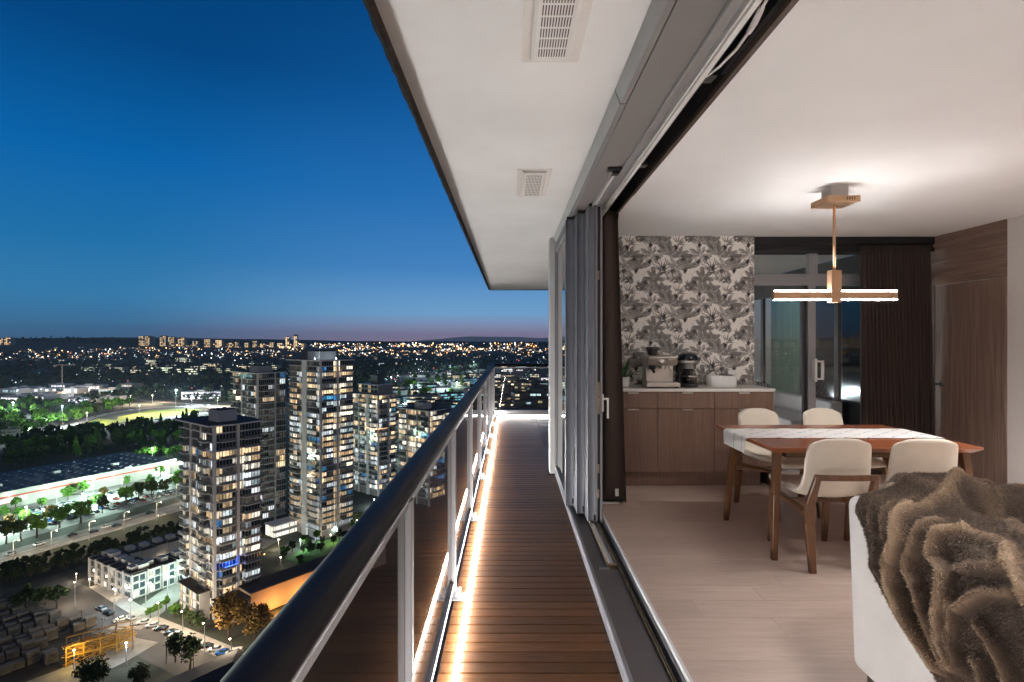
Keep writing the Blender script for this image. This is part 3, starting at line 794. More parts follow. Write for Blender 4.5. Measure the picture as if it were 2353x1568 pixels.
MB().box(2.640, 4.638, wy0 - .02, wy1, 0, .02).build('sill', M['alu_light'], ww)
MB().box(3.395, 4.60, wy0 - .008, wy0 + .022, .02, .09).build('bottom_rail', M['alu_light'], ww)
for x0, x1, z0, z1, yy in ((2.665, 3.325, TZ1, 2.43, .03), (3.425, 4.60, TZ1, 2.43, .03), (2.665, 3.275, .02, TZ0, .04), (3.395, 4.60, .09, TZ0, .006)):
    MB().box(x0, x1, wy0 + yy, wy0 + yy + .006, z0, z1).build('pane', M['glass_win'], ww)
h = MB(); h.box(3.425, 3.455, wy0 - .075, wy0 - .055, 1.02, 1.235); h.box(3.36, 3.455, wy0 - .075, wy0 - .055, 1.215, 1.235); h.box(3.36, 3.455, wy0 - .075, wy0 - .055, 1.02, 1.04); h.box(3.35, 3.378, wy0 - .075, wy0 - .0125, 1.0, 1.255)
h.build('handle', M['alu_white'], ww, bevel=.004)

# ---- curtains
def drape(name, label, fn, nu, nv, mat, extra=None):
    m = MB(); m.grid(fn, nu, nv)
    o = m.build(name, mat, smooth=True)
    s = o.modifiers.new('thick', 'SOLIDIFY'); s.thickness = .004
    return tag(o, label, 'curtain')
def far_curtain(u, v):
    w = 1 - v
    x = 3.80 + .02*w + (.735 + .06*w)*u
    f = 19
    y = 5.90 - .035*w*math.sin(u*5) + (.030 + .012*w)*math.sin(2*math.pi*f*u + 1.2*w*math.sin(u*9)) + .014*w*math.sin(u*41 + 1)
    return (x, y, .012 + 2.475*v)
drape('curtain', 'long dark brown pleated curtain hanging beside the walnut door', far_curtain, 260, 24, M['curtain'])
def near_curtain(u, v):
    w = 1 - v
    ph = u*2*math.pi*7.5
    y = 4.80 + .72*u + .02*math.sin(ph*2)
    amp = .070 + .030*w
    x = .872 + .030*w + amp*math.cos(ph)*(1 - .08*math.sin(u*3)) + .02*w*math.sin(u*7 + 1)
    z = .025 + 2.585*v + (.02*math.sin(u*30) if v == 0 else 0)
    if v == 1: x += .012*math.cos(ph*.5)
    return (x, y, z)
nc = drape('curtain', 'dark brown curtain bunched at the end of the open door panels', near_curtain, 180, 26, M['curtain'])
lt = MB(); lt.box(.918, .948, 4.785, 4.788, .085, .15); lt.build('care_label', M['alu_white'], nc)
lt = MB(); lt.box(.80, .955, 4.79, 4.80, .012, .030); lt.build('lining_hem', M['sofa'], nc)

# ================================================================== sideboard
CF = 5.392
cabi = thing('sideboard', 'built-in brown wood sideboard with a white stone top under the wallpaper', 'sideboard', (1.8, 5.6, 0))
CT = .978
MB().box(.98, 2.588, CF + .022, YB - .003, .15, CT - .03).build('carcass', M['cabinet'], cabi)
MB().box(.98, 2.50, CF + .06, CF + .08, 0.001, .15).build('toe_kick', M['cabinet'], cabi)
MB().box(2.588, 2.606, CF + .001, YB - .003, .001, CT - .03).build('end_panel', M['cabinet'], cabi)
MB().box(.98, 2.618, CF - .012, YB - .002, CT - .03, CT).build('countertop', M['quartz'], cabi, bevel=.003)
cols = [(.985, 1.455), (1.459, 2.017), (2.021, 2.586)]
for (x0, x1), hx in zip(cols, (1.21, 1.748, 2.308)):
    for z0, z1, nm in ((.785, CT - .036, 'drawer'), (.153, .779, 'cupboard_door')):
        d = MB().box(x0, x1, CF, CF + .0205, z0, z1).build(nm, M['cabinet'], cabi, bevel=.0015)
        MB().box(hx - .052, hx + .052, CF - .018, CF - .0005, z1 - .004, z1 + .0005).box(hx - .052, hx + .052, CF - .020, CF - .018, z1 - .014, z1 + .0005).build('handle', M['steel'], d)

# ---- espresso machine
CZ = CT + .001
em = thing('espresso_machine', 'brushed steel espresso machine with a bean hopper on the sideboard', 'coffee machine', (1.52, 5.6, CZ))
ex0, ex1, ey0, ey1 = 1.352, 1.692, 5.42, 5.72
MB().box(ex0 + .03, ex1 - .03, 5.57, ey1, CZ + .012, CZ + .30).build('body', M['steel'], em, bevel=.008)
MB().extr_y([(ex0, CZ + .012), (ex1, CZ + .012), (ex1 - .005, CZ + .055), (ex0 + .005, CZ + .055)], ey0, 5.57).build('drip_tray', M['steel'], em, bevel=.005)
MB().box(ex0 + .02, ex1 - .02, ey0 + .012, 5.565, CZ + .0555, CZ + .060).build('tray_grille', M['steel_dark'], em)
for x in (ex0 + .03, ex1 - .03):
    for yy in (ey0 + .03, ey1 - .03): MB().lathe([(.012, 0), (.012, .0115)], 10, (x, yy, CZ)).build('foot', M['black_plastic'], em)
m = MB(); m.add([(ex0+.02,5.47,CZ+.225),(ex1-.02,5.47,CZ+.225),(ex1-.02,5.44,CZ+.315),(ex0+.02,5.44,CZ+.315),(ex0+.02,ey1,CZ+.225),(ex1-.02,ey1,CZ+.225),(ex1-.02,ey1,CZ+.325),(ex0+.02,ey1,CZ+.325)],
      [(0,1,2,3),(1,5,6,2),(5,4,7,6),(4,0,3,7),(3,2,6,7),(4,5,1,0)])
m.build('control_head', M['steel'], em, bevel=.010)
def dial(x, z, r, mt, nm, d=.014):
    yc = 5.47 - (z - CZ - .225)/.09*.03
    o = MB(); o.tube([(x, yc + .004, z), (x, yc - d, z + .002)], r, 14)
    return o.build(nm, mt, em, bevel=.002)
for x in (1.402, 1.428, 1.454): dial(x, CZ + .282, .009, M['steel_dark'], 'button')
for x in (1.575, 1.600, 1.625): dial(x, CZ + .282, .009, M['steel_dark'], 'button')
g = dial(1.515, CZ + .272, .026, M['steel_dark'], 'pressure_gauge', .006); dial(1.515, CZ + .272, .021, M['alu_white'], 'gauge_face', .007)
MB().tube([(1.43, 5.50, CZ + .224), (1.43, 5.50, CZ + .185)], [.036, .030], 18).build('grinder_outlet', M['black_plastic'], em)
gh = MB(); gh.tube([(1.53, 5.50, CZ + .224), (1.53, 5.50, CZ + .19)], .034, 18); gh.build('group_head', M['steel'], em)
MB().tube([(1.43, 5.49, CZ + .178), (1.42, 5.40, CZ + .170), (1.41, 5.36, CZ + .165)], [.016, .013, .013], 10).build('portafilter_handle', M['black_plastic'], em, smooth=True)
MB().tube([(1.585, 5.47, CZ + .224), (1.592, 5.45, CZ + .17), (1.605, 5.44, CZ + .10)], .006, 8).build('steam_wand', M['steel'], em, smooth=True)
MB().lathe([(.040, .325), (.045, .33), (.062, .385), (.066, .392), (.066, .402), (.060, .410), (0, .410)], 28, (1.455, 5.60, CZ)).build('bean_hopper', M['hopper'], em, smooth=True)
for q in range(9): MB().tube([(1.64, 5.50 + .001*q, CZ + .075 + q*.003), (1.66, 5.49, CZ + .078 + q*.004)], .004, 6) if False else None
MB().tube([(1.705, 5.62, CZ + .20), (1.72, 5.60, CZ + .12), (1.70, 5.62, CZ + .08), (1.725, 5.66, CZ + .03), (1.71, 5.75, CZ + .01)], .004, 6).build('power_cord', M['black_plastic'], em, smooth=True)

# ---- drip coffee maker
dm = thing('drip_coffee_maker', 'black domed drip coffee maker with a glass carafe beside the espresso machine', 'coffee machine', (1.82, 5.62, CZ))
dc = (1.820, 5.60, CZ)
MB().lathe([(.0, 0), (.100, 0), (.104, .006), (.104, .032), (.096, .040), (0, .040)], 32, dc).build('base', M['black_plastic'], dm, smooth=False, bevel=.003)
MB().box(1.722, 1.765, 5.60, 5.71, CZ + .040, CZ + .27).box(1.765, 1.90, 5.67, 5.71, CZ + .040, CZ + .27).build('column', M['black_gloss'], dm, bevel=.01)
MB().lathe([(.0, .185), (.078, .185), (.082, .19), (.082, .245), (.0, .245)], 32, dc).build('filter_basket', M['steel_dark'], dm, bevel=.003)
MB().lathe([(0, .246), (.098, .246), (.103, .252), (.103, .272), (0, .272)], 32, dc).build('steel_band', M['steel'], dm, bevel=.002)
MB().lathe([(.103, .2725), (.102, .30), (.090, .33), (.055, .346), (0, .350)], 32, dc).build('dome_lid', M['black_gloss'], dm, smooth=True)
MB().lathe([(.0, .044), (.064, .044), (.074, .06), (.074, .10), (.058, .145), (.052, .155), (.056, .165), (.0, .165)], 28, (1.835, 5.575, CZ)).build('carafe', M['carafe'], dm, smooth=True)
MB().lathe([(.0, .166), (.056, .166), (.050, .178), (0, .180)], 24, (1.835, 5.575, CZ)).build('carafe_lid', M['black_plastic'], dm, bevel=.002)
MB().lathe([(.0755, .105), (.0755, .118)], 28, (1.835, 5.575, CZ)).build('carafe_band', M['steel'], dm)
MB().tube([(1.79, 5.515, CZ + .155), (1.775, 5.475, CZ + .15), (1.772, 5.465, CZ + .10), (1.785, 5.500, CZ + .065)], .009, 8).build('carafe_handle', M['black_plastic'], dm, smooth=True)

# ---- ribbed white tub, small tray on it, white box
tb = MB(); n = 120
prof = [(.97, 0), (1.0, .004), (1.0, .110), (.97, .114), (.955, .112), (.95, .02), (0, .02)]
def ribbed(u, v):
    a = u*2*math.pi; q = min(int(v*6), 5); f = v*6 - q
    r = prof[q][0]*(1-f) + prof[q+1][0]*f; z = prof[q][1]*(1-f) + prof[q+1][1]*f
    r *= 1 + (.012*math.cos(a*44) if .6 < q < 2.5 else 0)
    e = .148*math.copysign(abs(math.cos(a))**.8, math.cos(a)); d = .085*math.copysign(abs(math.sin(a))**.8, math.sin(a))
    return (2.175 + e*r, 5.62 + d*r, CZ + z)
tb.grid(ribbed, 264, 12)
tag(tb.build('storage_tub', M['alu_white'], smooth=True), 'oval white ribbed tub at the right end of the sideboard', 'tub')
tr = MB(); tr.lathe([(0, 0), (.050, 0), (.056, .008), (.053, .008), (.045, .004), (0, .004)], 24, (2.235, 5.60, CZ + .1155), sy=.7)
tr.box(2.14, 2.185, 5.592, 5.608, CZ + .1165, CZ + .122)
tag(tr.build('spoon_rest', M['black_plastic']), 'small black spoon rest lying on the ribbed white tub', 'spoon rest')
wb = thing('white_canister', 'slim white upright box standing behind the ribbed tub', 'canister', (2.33, 5.76, CZ))
MB().box(2.285, 2.375, 5.73, 5.80, CZ, CZ + .165).build('body', M['alu_white'], wb, bevel=.008)
MB().box(2.375, 2.43, 5.85, 5.88, CZ + .05, CZ + .13).build('plug', M['alu_white'], wb, bevel=.006)
MB().tube([(2.40, 5.85, CZ + .06), (2.40, 5.82, CZ + .03), (2.37, 5.80, CZ + .006), (2.34, 5.81, CZ + .005)], .004, 6).build('cable', M['black_plastic'], wb)

# ---- plant half hidden behind the near curtain
pl = thing('potted_plant', 'green leafy plant in a small pot half hidden behind the near curtain', 'plant', (1.17, 5.62, CZ))
MB().lathe([(0, 0), (.045, 0), (.058, .10), (.053, .10), (.048, .085), (0, .085)], 24, (1.17, 5.62, CZ)).build('pot', M['alu_white'], pl)
def leaf(base, tip, w):
    b = Vector(base); t = Vector(tip); m = MB()
    mid = (b + t)/2 + Vector((0, 0, .03)); sd = (t - b).cross(Vector((0, 0, 1))).normalized()
    def fn(u, v):
        p = b*(1-u)**2 + mid*2*u*(1-u) + t*u*u
        return p + sd*(v-.5)*2*w*math.sin(math.pi*min(1, u*.96+.04))**.8 + Vector((0, 0, abs(v-.5)*.012))
    m.grid(fn, 10, 4); m.build('leaf', M['leaf_green'], pl, smooth=True)
for tx, ty, tz in ((1.31, 5.58, .215), (1.335, 5.54, .165), (1.28, 5.50, .13), (1.10, 5.5, .2), (1.12, 5.7, .26), (1.24, 5.68, .29), (1.05, 5.62, .16)):
    leaf((1.17, 5.62, CZ + .085), (tx, ty, CZ + tz), .022)

# ================================================================== right wall: walnut panel and door
wd = thing('walnut_door', 'walnut door with matching overhead panel and black lever handle', 'door', (XR, 5.5, 0))
XF = XR - .012
def fy(px): return FPX*XR/(px - CX)
ya, yb = fy(2315), YW - .001
dl, dr = fy(2150), fy(2297)
MB().box(XF, XR - .0005, ya, yb, 2.056, CEI - .001).build('overhead_panel', M['walnut_h'], wd)
MB().box(XF - .003, XR - .0005, ya, dr - .002, 0, 2.0555).build('frame', M['walnut'], wd)
MB().box(XF - .003, XR - .0005, dl + .002, yb, 0, 2.0555).build('frame', M['walnut'], wd)
MB().box(XF + .004, XR - .0005, dr, dl, .006, 2.05).build('leaf', M['walnut'], wd)
hy = fy(2160)
hm = MB(); hm.tube([(XF + .004, hy, .985), (XF - .006, hy, .985)], .026, 18); hm.tube([(XF, hy, .985), (XF - .05, hy, .985)], .010, 12)
hm.tube([(XF - .045, hy + .01, .985), (XF - .045, hy - .11, .985)], .009, 10)
hm.build('lever_handle', M['steel_dark'], wd, smooth=False)

# ================================================================== pendant over the table
pd = thing('pendant_lamp', 'gold linear pendant lamp glowing above and below over the dining table', 'pendant lamp', (2.407, 4.05, 1.76))
px0, px1, pyc, pz0, pz1 = 1.953, 2.864, 4.05, 1.754, 1.826
MB().box(px0, px1, pyc - .017, pyc + .017, pz0 + .009, pz1 - .009).build('bar', M['gold'], pd, bevel=.001)
for z0, z1 in ((pz1 - .0088, pz1), (pz0, pz0 + .0088)):
    m = MB()
    for q in range(12):
        a = px0 + (px1-px0)*q/12
        m.box(a, a + (px1-px0)/12, pyc - .0165, pyc + .0165, z0, z1)
    m.build('diffuser', M['pend_top'] if z0 > 1.79 else M['pend'], pd)
MB().box(px0 - .004, px0, pyc - .018, pyc + .018, pz0, pz1).box(px1, px1 + .004, pyc - .018, pyc + .018, pz0, pz1).build('end_cap', M['gold'], pd)
MB().box(2.370, 2.444, pyc - .030, pyc - .0172, 1.735, 1.975).box(2.370, 2.444, pyc + .0172, pyc + .030, 1.735, 1.975).box(2.370, 2.444, pyc - .0172, pyc + .0172, pz1 + .0005, 1.975).build('clasp', M['gold'], pd, bevel=.0015)
MB().tube([(2.407, pyc, 1.975), (2.407, pyc, 2.46)], .010, 12).build('rod', M['gold'], pd, smooth=True)
MB().box(2.295, 2.53, 3.935, 4.165, 2.462, 2.505).build('canopy', M['gold'], pd, bevel=.002)
for q in range(4): MB().box(2.43 + q*.018, 2.436 + q*.018, 3.9335, 3.9348, 2.474, 2.494).build('slot', M['brown_edge'], pd)
MB().box(2.345, 2.475, 3.985, 4.115, 2.505, CEI - .0005).build('mount', M['alu_white'], pd, bevel=.003)

# ================================================================== dining table
TX0, TX1, TY0, TY1, TH = 1.708, 3.105, 3.57, 4.545, .75
dt = thing('dining_table', 'reddish wood dining table with angled forked legs', 'dining table', (2.4, 4.05, 0))
m = MB(); b = .035
m.add([(TX0+b,TY0+b,TH-.040),(TX1-b,TY0+b,TH-.040),(TX1-b,TY1-b,TH-.040),(TX0+b,TY1-b,TH-.040),
       (TX0,TY0,TH-.012),(TX1,TY0,TH-.012),(TX1,TY1,TH-.012),(TX0,TY1,TH-.012),
       (TX0,TY0,TH),(TX1,TY0,TH),(TX1,TY1,TH),(TX0,TY1,TH)],
      [(0,3,2,1),(0,1,5,4),(1,2,6,5),(2,3,7,6),(3,0,4,7),(4,5,9,8),(5,6,10,9),(6,7,11,10),(7,4,8,11),(8,9,10,11)])
m.build('tabletop', M['cherry'], dt, bevel=.002)
ax0, ax1, ay0, ay1 = TX0 + .17, TX1 - .17, TY0 + .14, TY1 - .14
MB().box(ax0, ax1, ay0, ay0 + .022, TH - .095, TH - .0405).box(ax0, ax1, ay1 - .022, ay1, TH - .095, TH - .0405).box(ax0, ax0 + .022, ay0 + .022, ay1 - .022, TH - .095, TH - .0405).box(ax1 - .022, ax1, ay0 + .022, ay1 - .022, TH - .095, TH - .0405).build('apron', M['leg_wood'], dt)
for sx, sy in ((0,0),(1,0),(0,1),(1,1)):
    fx = TX0 + .036 if not sx else TX1 - .036; fyy = TY0 + .035 if not sy else TY1 - .135
    tx = TX0 + .075 if not sx else TX1 - .075; ty = TY0 + .075 if not sy else TY1 - .26
    lg = MB()
    foot = Vector((fx, fyy, .0)); kn = Vector((fx*.55 + tx*.45, fyy*.55 + ty*.45, .44)); top = Vector((tx, ty, TH - .041))
    lg.bar(foot, kn, .036, .036, w2=.046, h2=.052, up=(0,1,0)); lg.bar(kn, top, .046, .052, w2=.048, h2=.048, up=(0,1,0))
    br = Vector((tx + (.06 if not sx else -.06), ty + (.15 if not sy else .20), TH - .041))
    lg.bar(kn + Vector((0,0,-.03)), br, .036, .036, up=(0,1,0))
    lg.build('leg', M['leg_wood'], dt, bevel=.005)
# ---- table runner
RY0, RY1 = 3.905, 4.315
def runner(u, v):
    L = 1.397; ov = .125; t = -ov + u*(L + 2*ov)
    yy = RY0 + (RY1-RY0)*v + .006*math.sin(u*40) * (1 if v in (0, 1) else 0) + .004*mnoise.noise((u*9, v*3, 2))
    z = TH + .003 + .0025*(1 + mnoise.noise((u*22, v*6, 5)))
    if t < 0:
        d = -t; x = TX0 - .012 - .010*math.sin(min(1, d/.03)*1.57) - .03*d; z = TH + .004 - max(0, d - .012) ; yy += (.5-v)*d*.25 + .008*math.sin(v*9+1)*d/.12
        if d < .012: x = TX0 - d
    elif t > L:
        d = t - L; x = TX1 + .012 + .02*d; z = TH + .004 - max(0, d - .012); yy += .01*math.sin(v*8)*d/.12
        if d < .012: x = TX1 + d
    else: x = TX0 + t
    return (x, yy, z)
m = MB(); m.grid(runner, 110, 24)
rn = m.build('table_runner', M['runner'], smooth=True)
s_ = rn.modifiers.new('thick', 'SOLIDIFY'); s_.thickness = .003
tag(rn, 'white table runner with short black dashes laid along the dining table', 'table runner')

# ================================================================== chairs
def make_chair():
    t = thing('dining_chair', 'chair', 'chair', world=False)
    prof = [(.560,.415),(.545,.440),(.50,.452),(.42,.448),(.32,.436),(.22,.428),(.13,.432),(.07,.458),(.035,.51),(.018,.58),(.008,.66),(-.004,.74),(-.018,.80),(-.030,.835)]
    wid  = [.36,.42,.452,.468,.474,.476,.472,.462,.450,.440,.432,.424,.408,.34]
    n = len(prof)
    m = MB(); nu = 14
    for k2, ((yy, z), w) in enumerate(zip(prof, wid)):
        tt = k2/(n-1)
        for q in range(nu+1):
            u = q/nu*2 - 1
            curl = .045*abs(u)**2.6
            bl = min(1, max(0, (k2-4)/4))                            # seat -> back
            y2 = yy + curl*bl*.85; z2 = z + curl*(1-bl)*.35 + (curl*.5 if 5 <= k2 <= 8 else 0)
            if k2 == n-1: z2 -= .022*abs(u)**3
            if k2 == 0: y2 -= .02*abs(u)**3
            m.v.append((u*w/2, y2, z2))
    for j in range(n-1):
        for i in range(nu):
            a = j*(nu+1)+i; m.f.append((a, a+1, a+nu+2, a+nu+1)); m.m.append(0)
    sh = m.build('shell', M['leather'], t, smooth=True)
    so_ = sh.modifiers.new('thick', 'SOLIDIFY'); so_.thickness = .042; so_.offset = -1
    sb = sh.modifiers.new('soft', 'SUBSURF'); sb.levels = 1; sb.render_levels = 2
    for sx in (-1, 1):
        x = sx*.192
        rb_ = MB()
        rb_.bar((x, -.005, 0), (x, .035, .30), .034, .040, w2=.036, h2=.060, up=(1,0,0))
        rb_.bar((x, .035, .30), (x, .025, .43), .036, .060, w2=.034, h2=.062, up=(1,0,0))
        rb_.bar((x, .025, .43), (x*.93, -.045, .62), .034, .058, w2=.032, h2=.034, up=(1,0,0))
        rb_.build('leg', M['leg_wood'], t, bevel=.006)
        fb = MB()
        fb.bar((x*1.02, .545, 0), (x, .50, .40), .030, .032, w2=.036, h2=.050, up=(1,0,0))
        fb.build('leg', M['leg_wood'], t, bevel=.006)
        MB().bar((x, .06, .355), (x, .51, .392), .030, .040, up=(1,0,0)).build('side_rail', M['leg_wood'], t, bevel=.005)
    cr = MB()
    for q in range(6):
        a = -1 + q/3; c = -1 + (q+1)/3
        cr.bar((a*.19, -.046 - .012*(1-a*a), .607), (c*.19, -.046 - .012*(1-c*c), .607), .030, .034)
    cr.build('back_rail', M['leg_wood'], t, bevel=.004)
    MB().bar((-.19, .30, .370), (.19, .30, .370), .03, .03).build('cross_rail', M['leg_wood'], t, bevel=.004)
    return t
ch = make_chair()
spots = [((2.075, 3.40), 0.0, 'cream dining chair with its back to the viewer at the left front of the table'),
         ((2.615, 3.40), R(-2), 'cream dining chair partly hidden by the fur throw at the right front of the table'),
         ((2.215, 4.935), R(180+13), 'cream dining chair behind the table in front of the sideboard'),
         ((2.80, 4.945), R(180+13), 'cream dining chair behind the table in front of the glass wall')]
for q, ((x, y), rz, lab) in enumerate(spots):
    o = ch if q == 0 else copy_tree(ch)
    o.location = (x, y, 0); o.rotation_euler = (0, 0, rz)
    tag(o, lab, 'chair', 'cream chairs round the dining table')

# ================================================================== sofa and fur throw
sf = thing('sofa', 'white upholstered sofa in the foreground with a fur throw over its corner', 'sofa', (1.9, 1.4, 0))
SX, SYF, ST = 1.425, 2.31, .805
def soft(o, w, lv=3):
    b = o.modifiers.new('bevel', 'BEVEL'); b.width = w; b.segments = 5; b.limit_method = 'ANGLE'
    for p in o.data.polygons: p.use_smooth = True
    return o
m = MB(); m.add([(SX+.015,-.35,.075),(SX+.25,-.35,.075),(SX+.25,SYF,.075),(SX+.015,SYF,.075),(SX-.012,-.35,ST),(SX+.23,-.35,ST),(SX+.23,SYF,ST),(SX-.012,SYF,ST)],
      [(0,3,2,1),(4,5,6,7),(0,1,5,4),(1,2,6,5),(2,3,7,6),(3,0,4,7)])
soft(m.build('backrest', M['sofa'], sf), .045)
soft(MB().box(SX + .252, 2.45, 2.09, SYF - .004, .075, ST - .004).build('arm', M['sofa'], sf), .05)
soft(MB().box(SX + .252, 2.45, -.35, -.12, .075, ST - .004).build('arm', M['sofa'], sf), .05)
soft(MB().box(SX + .252, 2.42, -.118, 2.088, .075, .27).build('base', M['sofa'], sf), .02)
for a, b in ((-.116, .98), (.984, 2.086)): soft(MB().box(SX + .253, 2.44, a, b, .272, .46).build('seat_cushion', M['sofa'], sf), .05)
for x in (SX + .05, 2.36):
    for y in (-.28, 2.22): MB().box(x, x + .07, y - .035, y + .035, 0, .0745).build('foot', M['leg_dark'], sf, bevel=.004)

def hem(Y): return .60 - max(0, (2.18 - Y))*.70 if Y < 2.18 else .60
def fbm(x, y, z=0, o=3):
    s = 0; a = .5
    for q in range(o): s += a*mnoise.noise((x*2**q, y*2**q, z + q*7.1)); a *= .5
    return s
def sstep2(t): t = max(0.0, min(1.0, t)); return t*t*(3-2*t)
NU, NV = 170, 160
FOLDS = [([(2.257,.468),(2.02,.2),(1.92,.05),(1.90,-.05),(1.945,-.156),(1.934,-.241),(1.88,-.305),(1.80,-.358),(1.714,-.40)], .036, .080),
         ([(1.80,.03),(1.867,-.104),(1.874,-.155),(1.829,-.208),(1.781,-.278),(1.736,-.336),(1.687,-.383)], .025, .058),
         ([(1.70,.03),(1.752,-.01),(1.758,-.06),(1.708,-.084),(1.714,-.154),(1.724,-.226),(1.714,-.31),(1.661,-.367)], .027, .066),
         ([(1.70,.03),(1.63,.05),(1.57,.04),(1.50,0),(1.40,-.05)], .028, .060),
         ([(2.114,.012),(2.141,-.046),(2.162,-.143),(2.132,-.221),(2.021,-.313),(1.893,-.391),(1.781,-.45)], .018, .030),
         ([(2.09,.04),(2.075,-.03),(2.06,-.09)], .014, .032), ([(2.05,.13),(2.0,0),(1.985,-.09)], .018, .044), ([(2.2,.1),(2.28,.25),(2.26,.36),(2.28,.487)], .03, .030),
         ([(2.28,.487),(2.236,.543),(2.039,.44),(1.845,.293),(1.66,.152)], .032, .050), ([(1.98,-.16),(1.99,-.25),(1.93,-.34),(1.83,-.41)], .022, .036), ([(2.06,-.14),(2.07,-.22),(1.99,-.31),(1.88,-.385)], .018, .026),
         ([(1.661,-.177),(1.611,-.123),(1.547,-.08),(1.479,-.045)], .028, .052), ([(1.671,-.06),(1.565,-.023),(1.496,-.005),(1.367,-.075)], .022, .040),
         ([(1.687,-.163),(1.682,-.227),(1.687,-.295),(1.651,-.361)], .028, .048), ([(1.588,-.19),(1.542,-.215),(1.512,-.257),(1.496,-.306)], .034, .052),
         ([(1.60,-.30),(1.55,-.36),(1.47,-.44)], .03, .05), ([(1.40,.05),(1.35,-.1),(1.30,-.35)], .035, .06), ([(1.25,.1),(1.22,-.1),(1.15,-.4)], .035, .06), ([(1.1,.1),(1.05,-.1),(1.0,-.4)], .035, .06)]
BILLOWS = [(.22, .35, .045, .040, 1.3, 2.30), (.40, .20, .050, .055, 1.7, 2.32), (.52, .55, .040, .045, 1.2, 2.15), (.66, .15, .055, .050, 1.5, 2.32), (.80, .40, .045, .045, 1.0, 2.2), (.36, -.3, .040, .035, 1.0, 1.9)]
def throw(u, v):
    Y = 2.275 - 1.40*v
    h_ = ST - hem(Y)
    k0 = sstep2((2.215 - Y)/.12)
    a0, a1 = .16*(1 - k0) - h_*k0, .95
    a = a0 + (a1 - a0)*u                                     # distance over the edge: below 0 hangs outside
    r = .05
    if a < 0:
        x, z, n = SX - .010 - .012*(1 + a), ST + .004 + a, Vector((-1, 0, .08))
        if a > -r: n = Vector((-1, 0, 1 + a/r))
    elif a < .24:
        x, z, n = SX - .012 + a, ST + .006, Vector((-.15, 0, 1))
        if a < r: n = Vector((-(1 - a/r), 0, 1))
    else:
        x, z, n = SX + .228 + (a - .24), ST + .006, Vector((0, 0, 1))
    inner = max(0, min(1, (x - (SX + .22))/.14)) * max(0, min(1, (2.12 - Y)/.12))
    inner = inner*inner*(3 - 2*inner)
    z -= inner*.26
    wx = a*1.0; wy = Y
    wy2 = wy + .012*fbm(wx*7, wy*7, 3.0); wa2 = wx + .012*fbm(wx*7 + 9, wy*7, 6.0)
    acc = 0.0
    for pl, w, am in FOLDS:
        best = 9.0
        for (y0, a0_), (y1, a1_) in zip(pl[:-1], pl[1:]):
            dy, da = y1 - y0, a1_ - a0_
            t = ((wy2 - y0)*dy + (wa2 - a0_)*da)/(dy*dy + da*da + 1e-9)
            t = 0.0 if t < 0 else (1.0 if t > 1 else t)
            q = (wy2 - y0 - t*dy)**2 + (wa2 - a0_ - t*da)**2
            if q < best: best = q
        r_ = math.sqrt(best)/(w*.56)
        if r_ < 3: acc += ((.78 if a < .03 else .55)*am*math.exp(-r_**2.0))**3
    for c0, sl, w, am, y_lo, y_hi in BILLOWS:                  # folds over the top and into the seat
        fd = sstep2((wy - y_lo)/.12)*sstep2((y_hi - wy)/.12)*sstep2((a - .06)/.15)
        q = (a - c0 - sl*(2.2 - wy) + .05*fbm(wy*3, c0*7, 2))/w
        if abs(q) < 3: acc += (.55*am*fd*math.exp(-abs(q)**2.2))**3
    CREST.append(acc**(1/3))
    d = .010 + acc**(1/3)*1.15 + .030*(fbm(wx*2.2, wy*2.2, 4) + .25)
    edge_ = min(1, u/.05)
    d = max(.006, d*(.45 + .55*edge_))
    bump = .055*math.exp(-((x - 1.70)/.24)**2 - ((Y - 2.2)/.15)**2)
    n = n.normalized()
    p = Vector((x, Y + .03*fbm(a*3, Y*2, 9), z + bump)) + n*d
    p.y = min(p.y, 2.33)
    return p
CREST = []
m = MB(); m.grid(throw, NU, NV)
bl = m.build('fur_throw', M['fur_base'], smooth=True)
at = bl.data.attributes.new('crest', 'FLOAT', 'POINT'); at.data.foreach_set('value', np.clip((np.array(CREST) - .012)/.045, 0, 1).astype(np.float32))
tag(bl, 'brown faux fur throw heaped over the corner of the white sofa', 'blanket')
pts = np.array(m.v); fa = np.array(m.f)
c = pts[fa]; nr_ = np.cross(c[:,2]-c[:,0], c[:,3]-c[:,1]); ar = np.linalg.norm(nr_, axis=1); nr_ /= ar[:,None] + 1e-9
nr_[nr_[:, 2] + -.6*nr_[:, 0] < 0] *= -1
NB = 220000
pk = RNG.choice(len(fa), NB, p=ar/ar.sum())
uu, vv = RNG.random((NB,1)), RNG.random((NB,1))
base = (c[pk,0]*(1-uu) + c[pk,1]*uu)*(1-vv) + (c[pk,3]*(1-uu) + c[pk,2]*uu)*vv
nn = nr_[pk]
comb = np.array([-.1, -.15, -.45]) + RNG.normal(0, .34, (NB,3))
dirn = nn*1.0 + comb*.75; dirn /= np.linalg.norm(dirn, axis=1)[:,None]
Ln = RNG.uniform(.006, .011, (NB,1))
side = np.cross(dirn, RNG.normal(0, 1, (NB,3))); side /= np.linalg.norm(side, axis=1)[:,None] + 1e-9
wdt = .0010
V = np.concatenate([base - side*wdt, base + side*wdt, base + dirn*Ln], 1).reshape(-1, 3)
F = np.arange(NB*3).reshape(-1, 3)
me = bpy.data.meshes.new('fur_pile')
me.vertices.add(len(V)); me.vertices.foreach_set('co', V.astype(np.float32).ravel())
me.loops.add(NB*3); me.loops.foreach_set('vertex_index', F.ravel().astype(np.int32))
me.polygons.add(NB); me.polygons.foreach_set('loop_start', np.arange(0, NB*3, 3, dtype=np.int32)); 
me.update(calc_edges=True)
at = me.attributes.new('tip', 'FLOAT', 'POINT'); at.data.foreach_set('value', np.tile([0,0,1.0], NB).astype(np.float32))
at = me.attributes.new('strand', 'FLOAT', 'POINT'); at.data.foreach_set('value', np.repeat(RNG.random(NB), 3).astype(np.float32))
